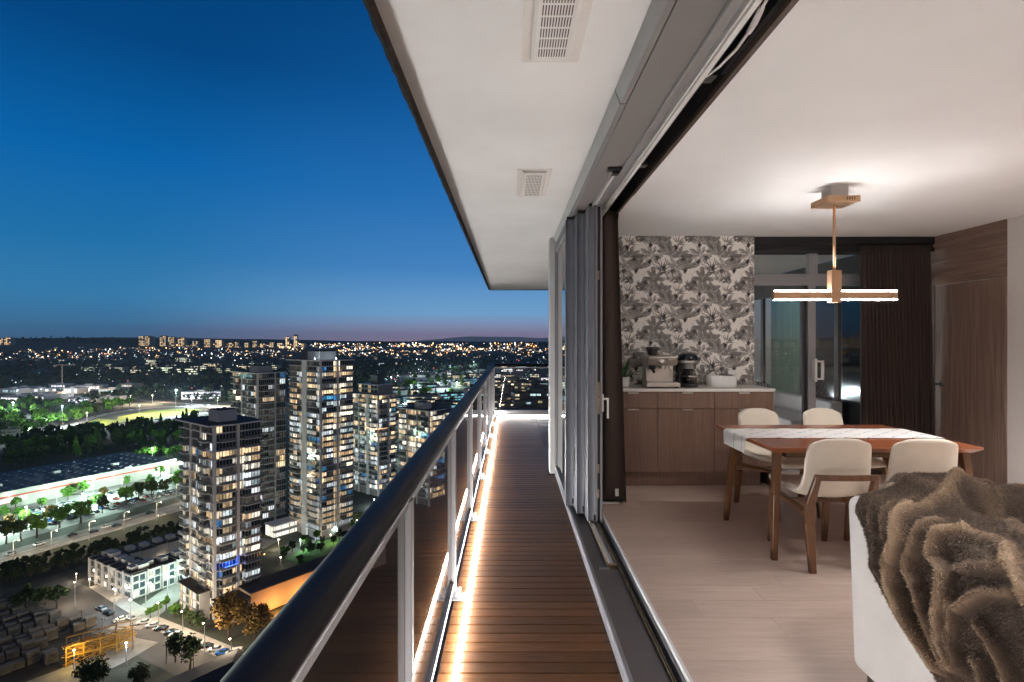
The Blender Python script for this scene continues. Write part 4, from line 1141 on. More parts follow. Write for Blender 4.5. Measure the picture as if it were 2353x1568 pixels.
cr_ = np.array(CREST)[fa].mean(1)[pk]
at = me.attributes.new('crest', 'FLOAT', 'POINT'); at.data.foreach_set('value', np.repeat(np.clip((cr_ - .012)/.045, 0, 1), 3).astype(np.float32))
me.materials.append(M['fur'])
fo = link('fur_pile', me, bl); fo['kind'] = 'stuff'

# ---- outdoor bench on the wider balcony
bn = thing('outdoor_bench', 'white outdoor bench seen through the glass beyond the sideboard', 'bench', (4.3, 8.9, DZ))
soft(MB().box(4.55, 4.73, 7.75, 9.80, DZ + .05, .58).build('back_cushion', M['alu_white'], bn), .03)
soft(MB().box(3.98, 4.548, 7.75, 9.80, .08, .32).build('seat_cushion', M['alu_white'], bn), .03)
MB().box(3.96, 4.548, 7.75, 9.80, DZ + .05, .078).build('base', M['alu_white'], bn)
for y in (7.85, 9.65):
    for x in (4.02, 4.66): MB().box(x, x + .05, y, y + .05, DZ, DZ + .0495).build('leg', M['alu_dark'], bn)
cu2 = MB()
def pillow(u, v, s):
    x = (u-.5)*.42; z = (v-.5)*.42
    k_ = (1 - (2*abs(u-.5))**2.5)*(1 - (2*abs(v-.5))**2.5)
    pin = 1 - .10*((2*abs(u-.5))**2*(1 - (2*abs(v-.5))**2) + 0)
    return (x, s*.075*max(0, k_)**.55, z)
cu2.grid(lambda u, v: pillow(u, v, 1), 16, 16); cu2.grid(lambda u, v: pillow(u, v, -1), 16, 16)
co = cu2.build('cushion', M['lattice'], smooth=True, fix=True)
co.location = (4.33, 9.32, .535); co.rotation_euler = (R(-14), R(12), R(28))
tag(co, 'cushion with a black and white lattice print on the outdoor bench', 'cushion')

# ================================================================== added ceiling lamps, out of view, that brighten the room
def added_downlight(x, y, watts, label):
    t = thing('added_downlight', label, 'ceiling light', (x, y, CEI), group='ceiling lamps added out of view to brighten the room')
    MB().lathe([(.205, -.010), (.225, -.010), (.23, -.001), (.205, -.001)], 36, (x, y, CEI)).build('trim_ring', M['alu_white'], t)
    MB().lathe([(.0, -.0032), (.203, -.0032), (.203, -.0008), (0, -.0008)], 36, (x, y, CEI)).build('lens', M['lens'], t)
    d = bpy.data.lights.new('added_downlight_lamp', 'AREA'); d.shape = 'DISK'; d.size = .40; d.energy = watts; d.color = (1.0, .985, .975); d.spread = R(105)
    o = bpy.data.objects.new('lamp', d); COL.objects.link(o); o.parent = t; o.location = (0, 0, -.012)
for x, y, w, lab in ADDED_LAMPS: added_downlight(x, y, w, lab)

# lamp of the neighbouring room behind the green curtain
nl = thing('ceiling_lamp', 'ceiling lamp of the room behind the green curtain', 'ceiling light', (6.0, 9.5, 2.5))
MB().lathe([(0,-.08),(.14,-.08),(.16,-.02),(.16,.0),(0,.0)], 24, (6.0, 9.5, SOF - .001)).build('shade', M['lens'], nl)
d = bpy.data.lights.new('room_light', 'POINT'); d.energy = 16; d.color = (1.0,.93,.82); d.shadow_soft_size = .15
o = bpy.data.objects.new('lamp', d); COL.objects.link(o); o.parent = nl; o.location = (0, 0, -.15)
# ================================================================== the city below
GZ = -100.0
def sstep(t): t = max(0.0, min(1.0, t)); return t*t*(3-2*t)
def ground(X, Y):
    t = sstep((Y - 1900)/2900)
    top = 96 + 36*math.exp(-((X + 3500)/1500)**2)
    return GZ + t*(top + 7*mnoise.noise((X*.0011, Y*.0009, 2)) + 5*mnoise.noise((X*.004, Y*.003, 7)))
def gp(x, y, dz=0.0):                                      # ground point seen at a pixel of the 2353-wide frame
    dx, dz_ = (x - CX)/FPX, -(y - CY)/FPX
    Y = 60.0
    while Y < 6500:
        X = dx*Y
        if CAMZ + dz_*Y <= ground(X, Y):
            break
        Y *= 1.006
    if Y < 1850: Y = (CAMZ - GZ)/(-dz_)
    return Vector((dx*Y, Y, ground(dx*Y, Y) + dz))
U = Vector((.616, .788, 0)); Vv = Vector((-.788, .616, 0)); RZU = math.atan2(.788, .616)

# ---- terrain
xs = np.concatenate([np.linspace(-9000, -1600, 40), np.linspace(-1500, 1500, 61), np.linspace(1600, 9000, 40)])
ys = np.concatenate([np.linspace(-600, 1500, 36), np.linspace(1550, 5200, 90), np.linspace(5400, 16000, 12)])
m = MB(); nx_ = len(xs)
for yy in ys:
    for xx in xs: m.v.append((xx, yy, ground(xx, yy) if yy < 5200 else ground(xx, 5200) - (yy-5200)*.01))
for j in range(len(ys)-1):
    for i in range(nx_-1):
        a = j*nx_ + i; m.f.append((a, a+1, a+nx_+1, a+nx_)); m.m.append(0)
structure('terrain', m, CM['ground'], smooth=True)
# ---- far mountains
m = MB()
def ridge(x):
    return 60 + 170*max(0, mnoise.noise((x*.00022, 3.3, 1)) + .35)*1.1 + 42*mnoise.noise((x*.0011, 1.7, 3))
mx = np.linspace(-6500, 9000, 240)
for xx in mx:
    f = sstep((xx + 5200)/4200)
    m.v += [(xx, 22000, -140), (xx, 22000, -60 + (120 + 1.25*ridge(xx))*f), (xx, 24500, -200)]
for i in range(len(mx)-1):
    a = i*3; m.f += [(a, a+3, a+4, a+1), (a+1, a+4, a+5, a+2)]; m.m += [0, 0]
structure('mountains', m, CM['mountain'])

# ---- roads, lots and lawns as sheets on the ground
def ribbon(name, px, w, mat, dz=.04, kerb=False):
    pts = [gp(*p) for p in px]
    # smooth the run
    q = []
    for i in range(len(pts)-1):
        for t in np.linspace(0, 1, 9)[:-1]:
            p0 = pts[max(i-1,0)]; p1 = pts[i]; p2 = pts[i+1]; p3 = pts[min(i+2, len(pts)-1)]
            q.append(.5*((2*p1) + (p2-p0)*t + (2*p0-5*p1+4*p2-p3)*t*t + (3*p1-p0-3*p2+p3)*t**3))
    q.append(pts[-1])
    m = MB()
    for i, p in enumerate(q):
        d = (q[min(i+1,len(q)-1)] - q[max(i-1,0)]); d.z = 0; d.normalize(); s = Vector((d.y, -d.x, 0))
        for k_ in (-1, 1): m.v.append(tuple(Vector((p.x, p.y, ground(p.x, p.y) + dz)) + s*k_*w/2))
    for i in range(len(q)-1):
        a = i*2; m.f.append((a, a+1, a+3, a+2)); m.m.append(0)
    o = structure(name, m, mat)
    return o, q
def lot(name, px, mat, dz=.03, stuff=False):
    pts = [gp(*p) for p in px]
    m = MB(); m.v = [(p.x, p.y, p.z + dz) for p in pts]; m.f = [tuple(range(len(pts)))]; m.m = [0]
    o = m.build(name, mat, fix=True)
    if o.data.polygons[0].normal.z < 0: o.data.flip_normals()
    o['kind'] = 'structure'
    return o
def stripes(road, q, offs, w, mat, dash=None, dz=.012):
    for off in offs:
        m = MB(); acc = 0
        for a, b in zip(q[:-1], q[1:]):
            d = b - a; L = d.length; d.normalize(); s = Vector((d.y, -d.x, 0))
            acc += 1
            if dash and acc % 2: continue
            e = b if not dash else a + d*L*.6
            p = [a + s*(off - w/2), a + s*(off + w/2), e + s*(off + w/2), e + s*(off - w/2)]
            m.add([(v_.x, v_.y, v_.z + dz + .04) for v_ in p], [(0,1,2,3)])
        o = m.build('lane_marking', mat, road); o['kind'] = 'stuff'
lot('parking_lot', [(-260,1215),(382,1072),(430,1060),(470,1090),(455,1128),(-260,1325)], CM['asphalt_light'], .02)
lot('embankment', [(-200,1348),(420,1180),(500,1160),(520,1200),(-200,1420)], CM['scrub'], .02)
lot('rail_yard', [(-200,1420),(300,1290),(415,1250),(420,1300),(210,1330),(100,1368),(-200,1500)], CM['dark_gravel'], .03)
lot('storage_yard', [(-150,1440),(120,1385),(330,1460),(300,1530),(-150,1640)], CM['yard'], .05)
lot('interchange_lawn', [(265,972),(272,958),(345,944),(430,938),(468,942),(420,952),(340,966)], CM['lawn_gold'], .05)
lot('verge_lawn', [(120,996),(180,978),(225,962),(268,966),(262,978),(180,988)], CM['lawn_gold'], .05)
lot('garden_lawn', [(655,1285),(735,1243),(790,1235),(800,1262),(700,1300)], CM['lawn_green'], .05)
lot('courtyard_paving', [(300,1300),(345,1265),(420,1245),(425,1300),(360,1330)], CM['paving'], .05)
r1, q1 = ribbon('avenue', [(-120,1325),(0,1285),(130,1246),(260,1210),(410,1165),(500,1138)], 17, CM['asphalt_light'])
stripes(r1, q1, [-4.2, 4.2], .25, CM['marking'], True); stripes(r1, q1, [0], .3, CM['marking'])
r2, q2 = ribbon('street', [(95,1345),(230,1408),(330,1456),(440,1508),(560,1570),(720,1660)], 17, CM['asphalt'], .055)
stripes(r2, q2, [0], .22, CM['marking'], True, .014)
r3, q3 = ribbon('side_street', [(285,1447),(355,1395),(415,1352),(500,1300),(620,1240)], 12, CM['asphalt_light'], .07)
ribbon('driveway', [(40,1600),(180,1545),(255,1512),(330,1470)], 13, CM['gravel_light'], .08)
r5, q5 = ribbon('highway', [(-120,1035),(0,1013),(107,999),(188,990),(269,979),(349,967),(457,951),(560,940),(680,925),(900,905)], 20, CM['asphalt_light'])
stripes(r5, q5, [-9, -3, 3, 9], .45, CM['marking'])
ribbon('highway_ramp', [(90,996),(121,988),(175,974),(215,959),(269,948),(363,936.5),(457,935),(545,940)], 11, CM['asphalt_light'], .09)
ribbon('overpass_road', [(250,912),(333,921),(403,926.5),(524,934.6),(640,940)], 16, CM['asphalt_light'], .14)
ribbon('far_highway', [(940,889),(973,874),(1028,858),(1080,853),(1132,850),(1180,846)], 22, CM['asphalt_light'], .1)
ribbon('far_road', [(880,905),(960,893),(1040,882),(1120,872)], 14, CM['asphalt_light'], .1)
for pa, w_ in (([(222,1345),(300,1395),(330,1412)], 5), ([(340,1425),(430,1462),(520,1500),(600,1540)], 6)):
    pts = [gp(*p) for p in pa]; m = MB()
    for a, b in zip(pts[:-1], pts[1:]):
        d = (b-a).normalized(); s = Vector((d.y,-d.x,0))*w_/2
        m.prism([(a+s)[:2], (b+s)[:2], (b-s)[:2], (a-s)[:2]], GZ, GZ + .16)
    structure('pavement', m, CM['paving'])

# ================================================================== towers
PANE = {}
PANE['u'] = MB().box(0, 1, -.06, 0, 0, 1).mesh('window', CM['glass'])
PANE['v'] = MB().box(-.06, 0, 0, 1, 0, 1).mesh('window', CM['glass'])
def pick(rg, lit, cool, blue):
    r = rg.random()
    if r > lit:
        r = rg.random(); return CM['glass'] if r < .40 else (CM['blind'] if r < .62 else CM['win_unlit_glow'])
    r = rg.random()
    if r < blue: return CM['win_blue']
    if r < blue + cool: return CM['win_cool']
    return CM['win_warm'] if rg.random() < .62 else CM['win_cream']
def tower(name, label, corner, ul, vl, ztop, floors, nu, nv, lit, cool=.2, blue=.05, seed=1, pil_u=(), pil_v=(), bal_u=(), bal_v=(), wall='tower_grey', roof_over=1.4,
          crown_floors=0, maxp=300, base_h=4.5, solid_u=(), solid_v=()):
    rg = random.Random(seed)
    t = thing(name, label, 'tower', (corner[0], corner[1], GZ), RZU, world=False)
    H = ztop - GZ; fh = (H - base_h)/floors
    MB().box(.35, ul, .35, vl, 0, H - .3).build('wall', CM[wall], t)
    slab_me = None
    panes = []
    bu, bv = ul/nu, vl/nv
    for f in range(floors):
        z = base_h + f*fh
        if slab_me is None:
            slab_me = MB().box(-.36, ul + .1, -.36, vl + .1, -.15, .15).mesh('floor_slab', CM['slab'])
        o = link('floor_slab', slab_me, t); o.location = (0, 0, z)
        mood = rg.uniform(-.12, .12)
        for face, n, bw, pil, solid in (('u', nu, bu, pil_u, solid_u), ('v', nv, bv, pil_v, solid_v)):
            run = None
            for b in range(n):
                if b in solid: continue
                if run is None or rg.random() > .38: run = pick(rg, lit + mood, cool, blue)
                mt = run if not (f >= floors - crown_floors) else (CM['glass'] if rg.random() > .15 else run)
                panes.append((face, b*bw + .16, z + .28, bw - .32, fh - .62, mt))
    part = panes if len(panes) <= maxp else panes[-maxp:]
    rest = [] if len(panes) <= maxp else panes[:-maxp]
    for face, a, z, w, h, mt in part:
        o = link('window', PANE[face], t)
        o.location = (a, .35, z) if face == 'u' else (.35, a, z)
        o.scale = (w, 1, h) if face == 'u' else (1, w, h)
        if mt is not CM['glass']:
            o.material_slots[0].link = 'OBJECT'; o.material_slots[0].material = mt
    if rest:
        ml = [CM['glass'], CM['blind'], CM['win_warm'], CM['win_cream'], CM['win_cool'], CM['win_blue'], CM['win_unlit_glow']]
        r = MB()
        for face, a, z, w, h, mt in rest:
            if face == 'u': r.box(a, a + w, .29, .35, z, z + h, ml.index(mt))
            else: r.box(.29, .35, a, a + w, z, z + h, ml.index(mt))
        r.build('window', ml, t)['kind'] = 'stuff'
    # thin mullions in front of the panes
    mm = MB()
    for b in range(nu*3): mm.box(b*bu/3 - .09, b*bu/3 + .09, .18, .29, base_h, H - .4)
    for b in range(nv*3): mm.box(.18, .29, b*bv/3 - .09, b*bv/3 + .09, base_h, H - .4)
    mm.build('mullion', CM['mullion'], t)['kind'] = 'stuff'
    for a, w in pil_u: MB().box(a, a + w, -.42, .36, 0, H + .2).build('pillar', CM['slab'], t)
    for a, w in pil_v: MB().box(-.42, .36, a, a + w, 0, H + .2).build('pillar', CM['slab'], t)
    for b in solid_u: MB().box(b*bu + .02, (b+1)*bu - .02, -.1, .34, base_h, H - .4).build('wall_panel', CM['slab'], t)
    for b in solid_v: MB().box(-.1, .34, b*bv + .02, (b+1)*bv - .02, base_h, H - .4).build('wall_panel', CM['slab'], t)
    bme = {}
    for face, cols_ in (('u', bal_u), ('v', bal_v)):
        for (a, w, d) in cols_:
            for f in range(1, floors - (1 if crown_floors else 0)):
                key = (face, w, d)
                if key not in bme:
                    g = MB()
                    if face == 'u': g.box(0, w, -d, -.3, -.13, .13).box(.02, w - .02, -d + .02, -d + .08, .13, 1.15, 1).box(.02, .08, -d + .08, -.3, .13, 1.15, 1).box(w - .08, w - .02, -d + .08, -.3, .13, 1.15, 1)
                    else: g.box(-d, -.3, 0, w, -.13, .13).box(-d + .02, -d + .08, .02, w - .02, .13, 1.15, 1).box(-d + .08, -.3, .02, .08, .13, 1.15, 1).box(-d + .08, -.3, w - .08, w - .02, .13, 1.15, 1)
                    bme[key] = g.mesh('balcony', [CM['slab'], CM['balustrade']])
                o = link('balcony', bme[key], t)
                o.location = (a, 0, base_h + f*fh) if face == 'u' else (0, a, base_h + f*fh)
    ro = roof_over
    rf = MB().prism([(-ro, -ro*.4), (ul*.35, -ro*1.6), (ul + ro*.3, -ro*.6), (ul + ro, vl + ro), (-ro, vl + ro)], H - .3, H + .25, 1, 0).build('roof', [CM['roof_dark'], CM['slab']], t)
    return t, H, fh
def rooftop(t, name, x0, x1, y0, y1, z0, z1, mat='penthouse'):
    MB().box(x0, x1, y0, y1, z0, z1).build(name, CM[mat], t)
    MB().box(x0 + .4, x1 - .4, y0 + .4, y1 - .4, z1, z1 + .25).build('roof', CM['roof_dark'], t)

# nearest tower
c1 = gp(489, 1424)
t1, H1, f1_ = tower('apartment_tower', 'nearest apartment tower with a dark overhanging roof and white penthouse box', c1, 17.8, 27, -29.5, 21, 5, 9, .62, .32, .04, 3,
            pil_u=((0, 1.1), (8.6, 1.0)), pil_v=((9.2, .7), (18.2, .7)), bal_u=((2.2, 5.4, 1.6), (11.0, 6.2, 2.0)), bal_v=((3.0, 5.6, 1.7), (20, 5.5, 1.7)), roof_over=1.9, crown_floors=3)
rooftop(t1, 'penthouse', 4.5, 11.5, 6.0, 14.0, H1 + .2, H1 + 4.6)
MB().box(-1.6, 9.0, -1.5, -.42, H1 - 9.6, H1 - 9.3).build('terrace_slab', CM['slab'], t1)
for q in range(6):                                            # base houses of the near tower
    MB().box(-4.2, -.5, 1.0 + q*2.9, 3.6 + q*2.9, 0, 10.5).build('base_house', CM['tower_grey'], t1)
    for z in (1.0, 4.4, 7.6): MB().box(-4.27, -4.2, 1.35 + q*2.9, 3.2 + q*2.9, z, z + 2.3).build('window', [CM['win_warm'], CM['glass'], CM['win_cream']][(q + int(z)) % 3], t1)
    MB().box(-4.9, -.4, .8 + q*2.9, 3.8 + q*2.9, 10.5, 10.8).build('base_roof', CM['roof_dark'], t1)

# tower behind it
c2 = gp(590, 1216)
t2, H2, _ = tower('apartment_tower', 'dark glass tower behind the nearest tower with a teal lit top floor', c2, 16.5, 28, -16, 24, 5, 8, .22, .35, .02, 8, pil_u=((0, .9), (10, .8)), pil_v=((9.2, .8), (16, .8)),
            bal_u=((3, 6, 1.6),), bal_v=((1.5, 7, 1.8), (18, 8, 2.0)), wall='tower_dark', roof_over=.8, maxp=260)
rooftop(t2, 'penthouse', 4, 12, 6, 16, H2 + .2, H2 + 3.6)
for q in range(6): MB().box(.22, .29, 5.8 + q*3.0, 8.4 + q*3.0, H2 - 3.6, H2 - 1.0).build('lit_window', CM['win_teal'], t2)
# tallest
c3 = gp(735, 1243)
t3, H3, f3_ = tower('apartment_tower', 'tallest tower with a white pillar and rows of warm lit windows', c3, 20, 29, -8.6, 29, 5, 8, .72, .34, .06, 21, pil_u=((0, .8), (9.8, 1.1)), pil_v=((11.6, 4.6),), bal_u=((1.6, 5.5, 1.2), (12, 7, 1.8)),
            bal_v=((2.0, 7.5, 1.3), (18.5, 8, 1.5)), roof_over=1.3, crown_floors=1)
rooftop(t3, 'penthouse', 3, 13, 5, 16, H3 + .2, H3 + 4.6)
MB().box(8, 24, 19.5, 31, 0, H3 + 5.5).build('rear_block', CM['tower_dark'], t3)
# right of it
c4 = gp(868, 1142)
t4, H4, _ = tower('apartment_tower', 'stepped tower right of the tallest one with a band of orange rooftop lights', c4, 15, 28, -34, 20, 4, 8, .62, .3, .05, 33, pil_u=((0, 1.0), (7.5, 2.0)), pil_v=((8.5, 3.0), (19, 1.2)), bal_u=((2.5, 5, 1.6), (10, 4.6, 1.6)),
            bal_v=((1.5, 6, 1.6), (13, 5.5, 1.6)), roof_over=.8, maxp=230)
MB().box(2.5, 15, 3, 24, H4 + .26, H4 + 6.2).build('upper_block', CM['tower_grey'], t4)
for q in range(6):
    for z in (1.2, 4.0): MB().box(2.43, 2.499, 4 + q*3.3, 6.6 + q*3.3, H4 + z, H4 + z + 1.9).build('window', CM['glass' if (q + int(z)) % 3 else 'win_warm'], t4)
MB().box(2.1, 15.4, 2.6, 24.4, H4 + 6.2, H4 + 6.5).build('roof', CM['slab'], t4)
rooftop(t4, 'penthouse', 6, 12, 8, 15, H4 + 6.5, H4 + 12.5, 'tower_dark')
zl = H4 - 22
MB().box(-1.1, -.75, .2, 12, zl, zl + .4).box(-.75, 7, -1.1, -.75, zl, zl + .4).build('light_band', CM['string_light'], t4)
# partly hidden by the handrail
c5 = gp(985, 1165)
t5, H5, _ = tower('apartment_tower', 'lower apartment block half hidden behind the handrail with warm windows', c5, 14, 28, -41.5, 16, 4, 8, .58, .2, .03, 44, pil_u=((0, 1),), pil_v=((10, .8), (19, .8)), bal_u=((3, 7, 1.6),), bal_v=((2, 7, 1.6), (20, 6, 1.6)), wall='tower_dark', roof_over=.9, maxp=200)
rooftop(t5, 'penthouse', 3, 10, 8, 16, H5 + .2, H5 + 4.4)
# beyond the frame edge behind the post, reflected in the balcony glass
c6 = (150, 330)
t6, H6, _ = tower('apartment_tower', 'dim apartment tower seen in the dark glass at the far balcony', c6, 22, 20, -2, 28, 5, 4, .3, .4, .05, 51, wall='tower_dark', roof_over=.6, maxp=200)

# lobby pavilion between the towers
lp = thing('lobby_pavilion', 'brightly lit glass lobby pavilion at the foot of the tall towers', 'pavilion', gp(628, 1238), RZU, world=False)
MB().box(0, 22, 0, 9, 5.6, 6.2).build('roof', CM['slab'], lp)
for q in range(6): MB().box(.6 + q*3.5, 3.9 + q*3.5, .3, .4, .3, 5.4).build('window', CM['lobby'], lp)
for q in range(2): MB().box(.3, .4, .8 + q*4, 4.4 + q*4, .3, 5.4).build('window', CM['lobby'], lp)
MB().box(.5, 21.5, .5, 8.6, 0, 5.5).build('wall', CM['slab'], lp)
MB().box(-1, 23, -4, -.3, 3.6, 3.9).build('canopy', CM['slab'], lp)

# podium with the orange lit wall
pdm = thing('podium_building', 'low podium building with a blank wall washed in orange light', 'building', gp(577, 1420), RZU, world=False)
MB().box(0, 62, 0, 9.2, 0, 8.8).build('wall', CM['render_wall'], pdm)
MB().box(-.3, 62.3, -.3, 9.5, 8.8, 9.15).build('roof', CM['roof_dark'], pdm)
MB().box(-9, -.2, 1.2, 9.2, 0, 7.4).build('entrance_block', CM['tower_grey'], pdm)
MB().box(-9.8, .1, .4, 9.8, 7.4, 7.7).build('entrance_roof', CM['roof_dark'], pdm)
for q in range(3): MB().box(-8.4 + q*2.8, -6.4 + q*2.8, 1.12, 1.2, 3.6, 6.6).build('window', CM['win_warm' if q == 1 else 'glass'], pdm)

# ---- townhouses
TH_K = [0]
def townhouse(pos, rz, w, d, h, lab, step=0, lit=.2, rg=random.Random(5)):
    t = thing('townhouse', lab, 'townhouse', (pos.x, pos.y, GZ), rz, group='white townhouses round the courtyard', world=False)
    MB().box(.1, w - .1, .0, d, 0, h).build('wall', CM['th_white'], t)
    MB().box(-.05, .12, -.9, d, 0, h + .5).build('party_wall', CM['th_white'], t)
    MB().box(-.2, w + .1, -.5, d + .4, h, h + .35).build('roof', CM['roof_dark'], t)
    MB().box(w*.25, w*.75, d*.35, d*.75, h + .35, h + 2.0).build('roof_hut', CM['th_white'], t)
    for z in (.6, 3.6, 6.6):
        MB().box(.7, w*.48, -.08, -.005, z, z + 2.1).build('window', CM['win_cream'] if rg.random() < lit else CM['glass'], t)
        MB().box(w*.56, w - .6, -.08, -.005, z, z + 2.1).build('window', CM['glass'], t)
        if z > 1: MB().box(w*.5, w - .3, -1.2, -.09, z - .25, z - .1).build('balcony', CM['slab'], t)
        MB().box(-.06 - .02, -.052, d*.3, d*.55, z, z + 1.7).build('side_window', CM['glass'], t)
A0 = gp(208, 1335); B0 = gp(302, 1379)
for q in range(6):
    townhouse(B0 + (A0 - B0)*(q/6.0), math.atan2((A0-B0).y, (A0-B0).x) + math.pi, 5.4, 9.5, 9.6 + (.3 if q % 2 else 0), f'white townhouse, {nth(6-q)} from the left in the front row') if False else None
dV = (A0 - B0).normalized(); dW = Vector((-dV.y, dV.x, 0))
if dW.y < 0: dW = -dW
rzF = math.atan2(-dV.y, -dV.x)
n_front = 6; step_ = (A0 - B0).length/n_front
for q in range(n_front):
    townhouse(A0 - dV*step_*q, rzF, step_*.97, 9.5, 9.6 + .35*(q % 2), f'white townhouse, {nth(q+1)} from the left in the front row of the courtyard block')
for q in range(5):
    townhouse(B0 + dW*(step_*q), rzF + R(90), step_*.97, 9, 9.4 + .3*(q % 2), f'white townhouse, {nth(q+1)} from the street corner along the side street row', lit=.35)
A1 = A0 + dW*2 + dV*1
for q in range(9):
    townhouse(A1 + dW*(step_*(q+1.4)) - dV*1.0, rzF + R(-90), step_*.97, 9, 9.2 + .3*(q % 2), f'white townhouse, {nth(q+1)} from the front in the rear row beside the tracks')

# ---- big-box store
bb = thing('warehouse_store', 'long low warehouse store with a dark roof dotted with skylights', 'store', (-259, 420, GZ), math.atan2(-.893, -.45), world=False)
bl_, bw_ = 190, 66
MB().box(0, bl_, -bw_, 0, 0, 9.6).build('wall', CM['store_wall'], bb)
MB().box(-.4, bl_ + .4, -bw_ - .4, .4, 9.6, 10.0).build('roof', CM['roof_blue'], bb)
MB().box(-.6, bl_ + .6, .05, .5, 9.2, 10.5).build('parapet', CM['store_wall'], bb)
MB().box(0, bl_, .02, .35, 6.6, 7.5).build('red_stripe', CM['red_paint'], bb)
sk = MB().box(-.9, .9, -.55, .55, 10.0, 10.35).mesh('skylight', CM['skylight'])
for i in range(22):
    for j in range(8):
        if (i*7 + j*3) % 13 == 0: continue
        o = link('skylight', sk, bb); o.location = (8 + i*8.2, -4.5 - j*7.6, 0)
for i, x in enumerate((30, 62, 97, 120)): MB().box(x, x + 4, -22 - 9*(i % 2), -19 - 9*(i % 2), 10, 11.8).build('rooftop_unit', CM['penthouse'], bb)
MB().box(-9, 4, .5, 12, 0, 8.0).build('entrance_canopy', CM['store_wall'], bb)
MB().box(92, 122, .36, .5, 3.4, 6.2).build('sign_board', CM['sign_red'], bb)

# ================================================================== trees
def foliage(n, rx, ry, rz, cz, leaf, seed, clumps=14, conifer=False):
    rg = np.random.default_rng(seed)
    if conifer:
        h = rg.random(n)**.75; r = (1 - h)*rx*(.35 + .65*rg.random(n)**.5)*(1 + .25*np.sin(h*38)); a = rg.random(n)*6.283
        c = np.stack([r*np.cos(a), r*np.sin(a), cz - rz + 2*rz*h], 1)
    else:
        cc = rg.normal(0, 1, (clumps, 3)); cc /= np.linalg.norm(cc, axis=1)[:,None]; cc *= (rg.random((clumps,1))**.45)*.72
        w = rg.integers(0, clumps, n)
        d = rg.normal(0, 1, (n, 3)); d /= np.linalg.norm(d, axis=1)[:,None]; d *= (rg.random((n,1))**.5)*rg.uniform(.28, .48, (clumps,1))[w]
        c = (cc[w] + d)*np.array([rx, ry, rz]) + np.array([0, 0, cz])
    t1_ = rg.normal(0, 1, (n,3)); t1_ /= np.linalg.norm(t1_, axis=1)[:,None]
    t2_ = np.cross(t1_, rg.normal(0, 1, (n,3))); t2_ /= np.linalg.norm(t2_, axis=1)[:,None]
    s = leaf*rg.uniform(.5, 1.2, (n,1))
    return np.stack([c - t1_*s - t2_*s*.6, c + t1_*s - t2_*s*.6, c + t1_*s*.8 + t2_*s*.6, c - t1_*s*.8 + t2_*s*.6], 1).reshape(-1, 3)
def tree_mb(kind, n, seed, trunk=True):
    m = MB(); rg = random.Random(seed)
    if kind == 'c':
        if trunk: m.tube([(0,0,0),(0,0,5),(0,0,11)], [.28,.18,.05], 6, 1)
        V_ = foliage(n, 2.4, 2.4, 5.2, 6.8, .55, seed, conifer=True)
    else:
        if trunk:
            m.tube([(0,0,0),(.1,0,1.6),(.0,.1,3.2),(.2,0,5.0)], [.30,.22,.17,.07], 7, 1)
            for q in range(5):
                a = q*1.26 + rg.random(); m.tube([(0,0,2.6+.25*q),(1.1*math.cos(a),1.1*math.sin(a),3.8+.3*q),(2.0*math.cos(a),2.0*math.sin(a),4.9+.3*q)], [.11,.07,.03], 5, 1)
        V_ = foliage(n, 3.3, 3.3, 3.0, 5.2, .42, seed)
    o = len(m.v); m.v += [tuple(p) for p in V_]
    for i in range(len(V_)//4): m.f.append((o+4*i, o+4*i+1, o+4*i+2, o+4*i+3)); m.m.append(0)
    return m
TREES = {}
for kind in 'dc':
    for s in range(4):
        for cm in ('leaf_dark', 'leaf_mid', 'leaf_autumn'):
            if (kind, s) not in TREES: TREES[(kind, s)] = tree_mb(kind, 620, 100 + s*7 + ord(kind))
            TREES[(kind, s, cm)] = TREES[(kind, s)].mesh('tree', [CM[cm], CM['bark']])
def tree_row(name, spots, group, fmt, kind='d', mats=('leaf_mid',), hmin=6, hmax=10, seed=1, cat='tree'):
    rg = random.Random(seed)
    spots = sorted(spots, key=lambda p: p[0])
    for q, (x, y) in enumerate(spots):
        g = gp(x, y)
        kd = kind if kind != 'm' else ('c' if rg.random() < .35 else 'd')
        o = link(name, TREES[(kd, rg.randrange(4), rg.choice(mats))])
        H = rg.uniform(hmin, hmax); s = H/(12 if kd == 'c' else 8.2)
        o.location = g; o.scale = (s*rg.uniform(.85, 1.2), s*rg.uniform(.85, 1.2), s); o.rotation_euler = (0, 0, rg.uniform(0, 6.28))
        tag(o, fmt.format(nth(q+1)), cat, group)
def scatter(poly, n, seed, mind=0):
    rg = random.Random(seed); xs_ = [p[0] for p in poly]; ys_ = [p[1] for p in poly]; out = []
    def inside(x, y):
        c = False; j = len(poly)-1
        for i in range(len(poly)):
            (xi, yi), (xj, yj) = poly[i], poly[j]
            if (yi > y) != (yj > y) and x < (xj-xi)*(y-yi)/(yj-yi) + xi: c = not c
            j = i
        return c
    k_ = 0
    while len(out) < n and k_ < 20000:
        k_ += 1
        x, y = rg.uniform(min(xs_), max(xs_)), rg.uniform(min(ys_), max(ys_))
        if inside(x, y) and all((x-a)**2 + ((y-b)*2.2)**2 > mind*mind for a, b in out): out.append((x, y))
    return out
tree_row('tree', scatter([(0,1082),(0,1020),(120,1010),(260,998),(420,972),(530,962),(535,1000),(420,1030),(300,1030),(150,1058)], 130, 1, 10), 'trees in the belt behind the store', 'dark tree, {} from the left in the belt behind the warehouse store', 'm', ('leaf_dark','leaf_dark','leaf_mid'), 13, 20, 2)
tree_row('tree', scatter([(0,1005),(0,935),(90,925),(200,945),(260,925),(330,930),(250,955),(130,985),(60,1003)], 75, 5, 11), 'trees left of the highway ramp', 'leafy tree, {} from the left in the grove beside the highway ramp', 'd', ('leaf_mid','leaf_mid','leaf_dark','leaf_mid'), 12, 18, 6)
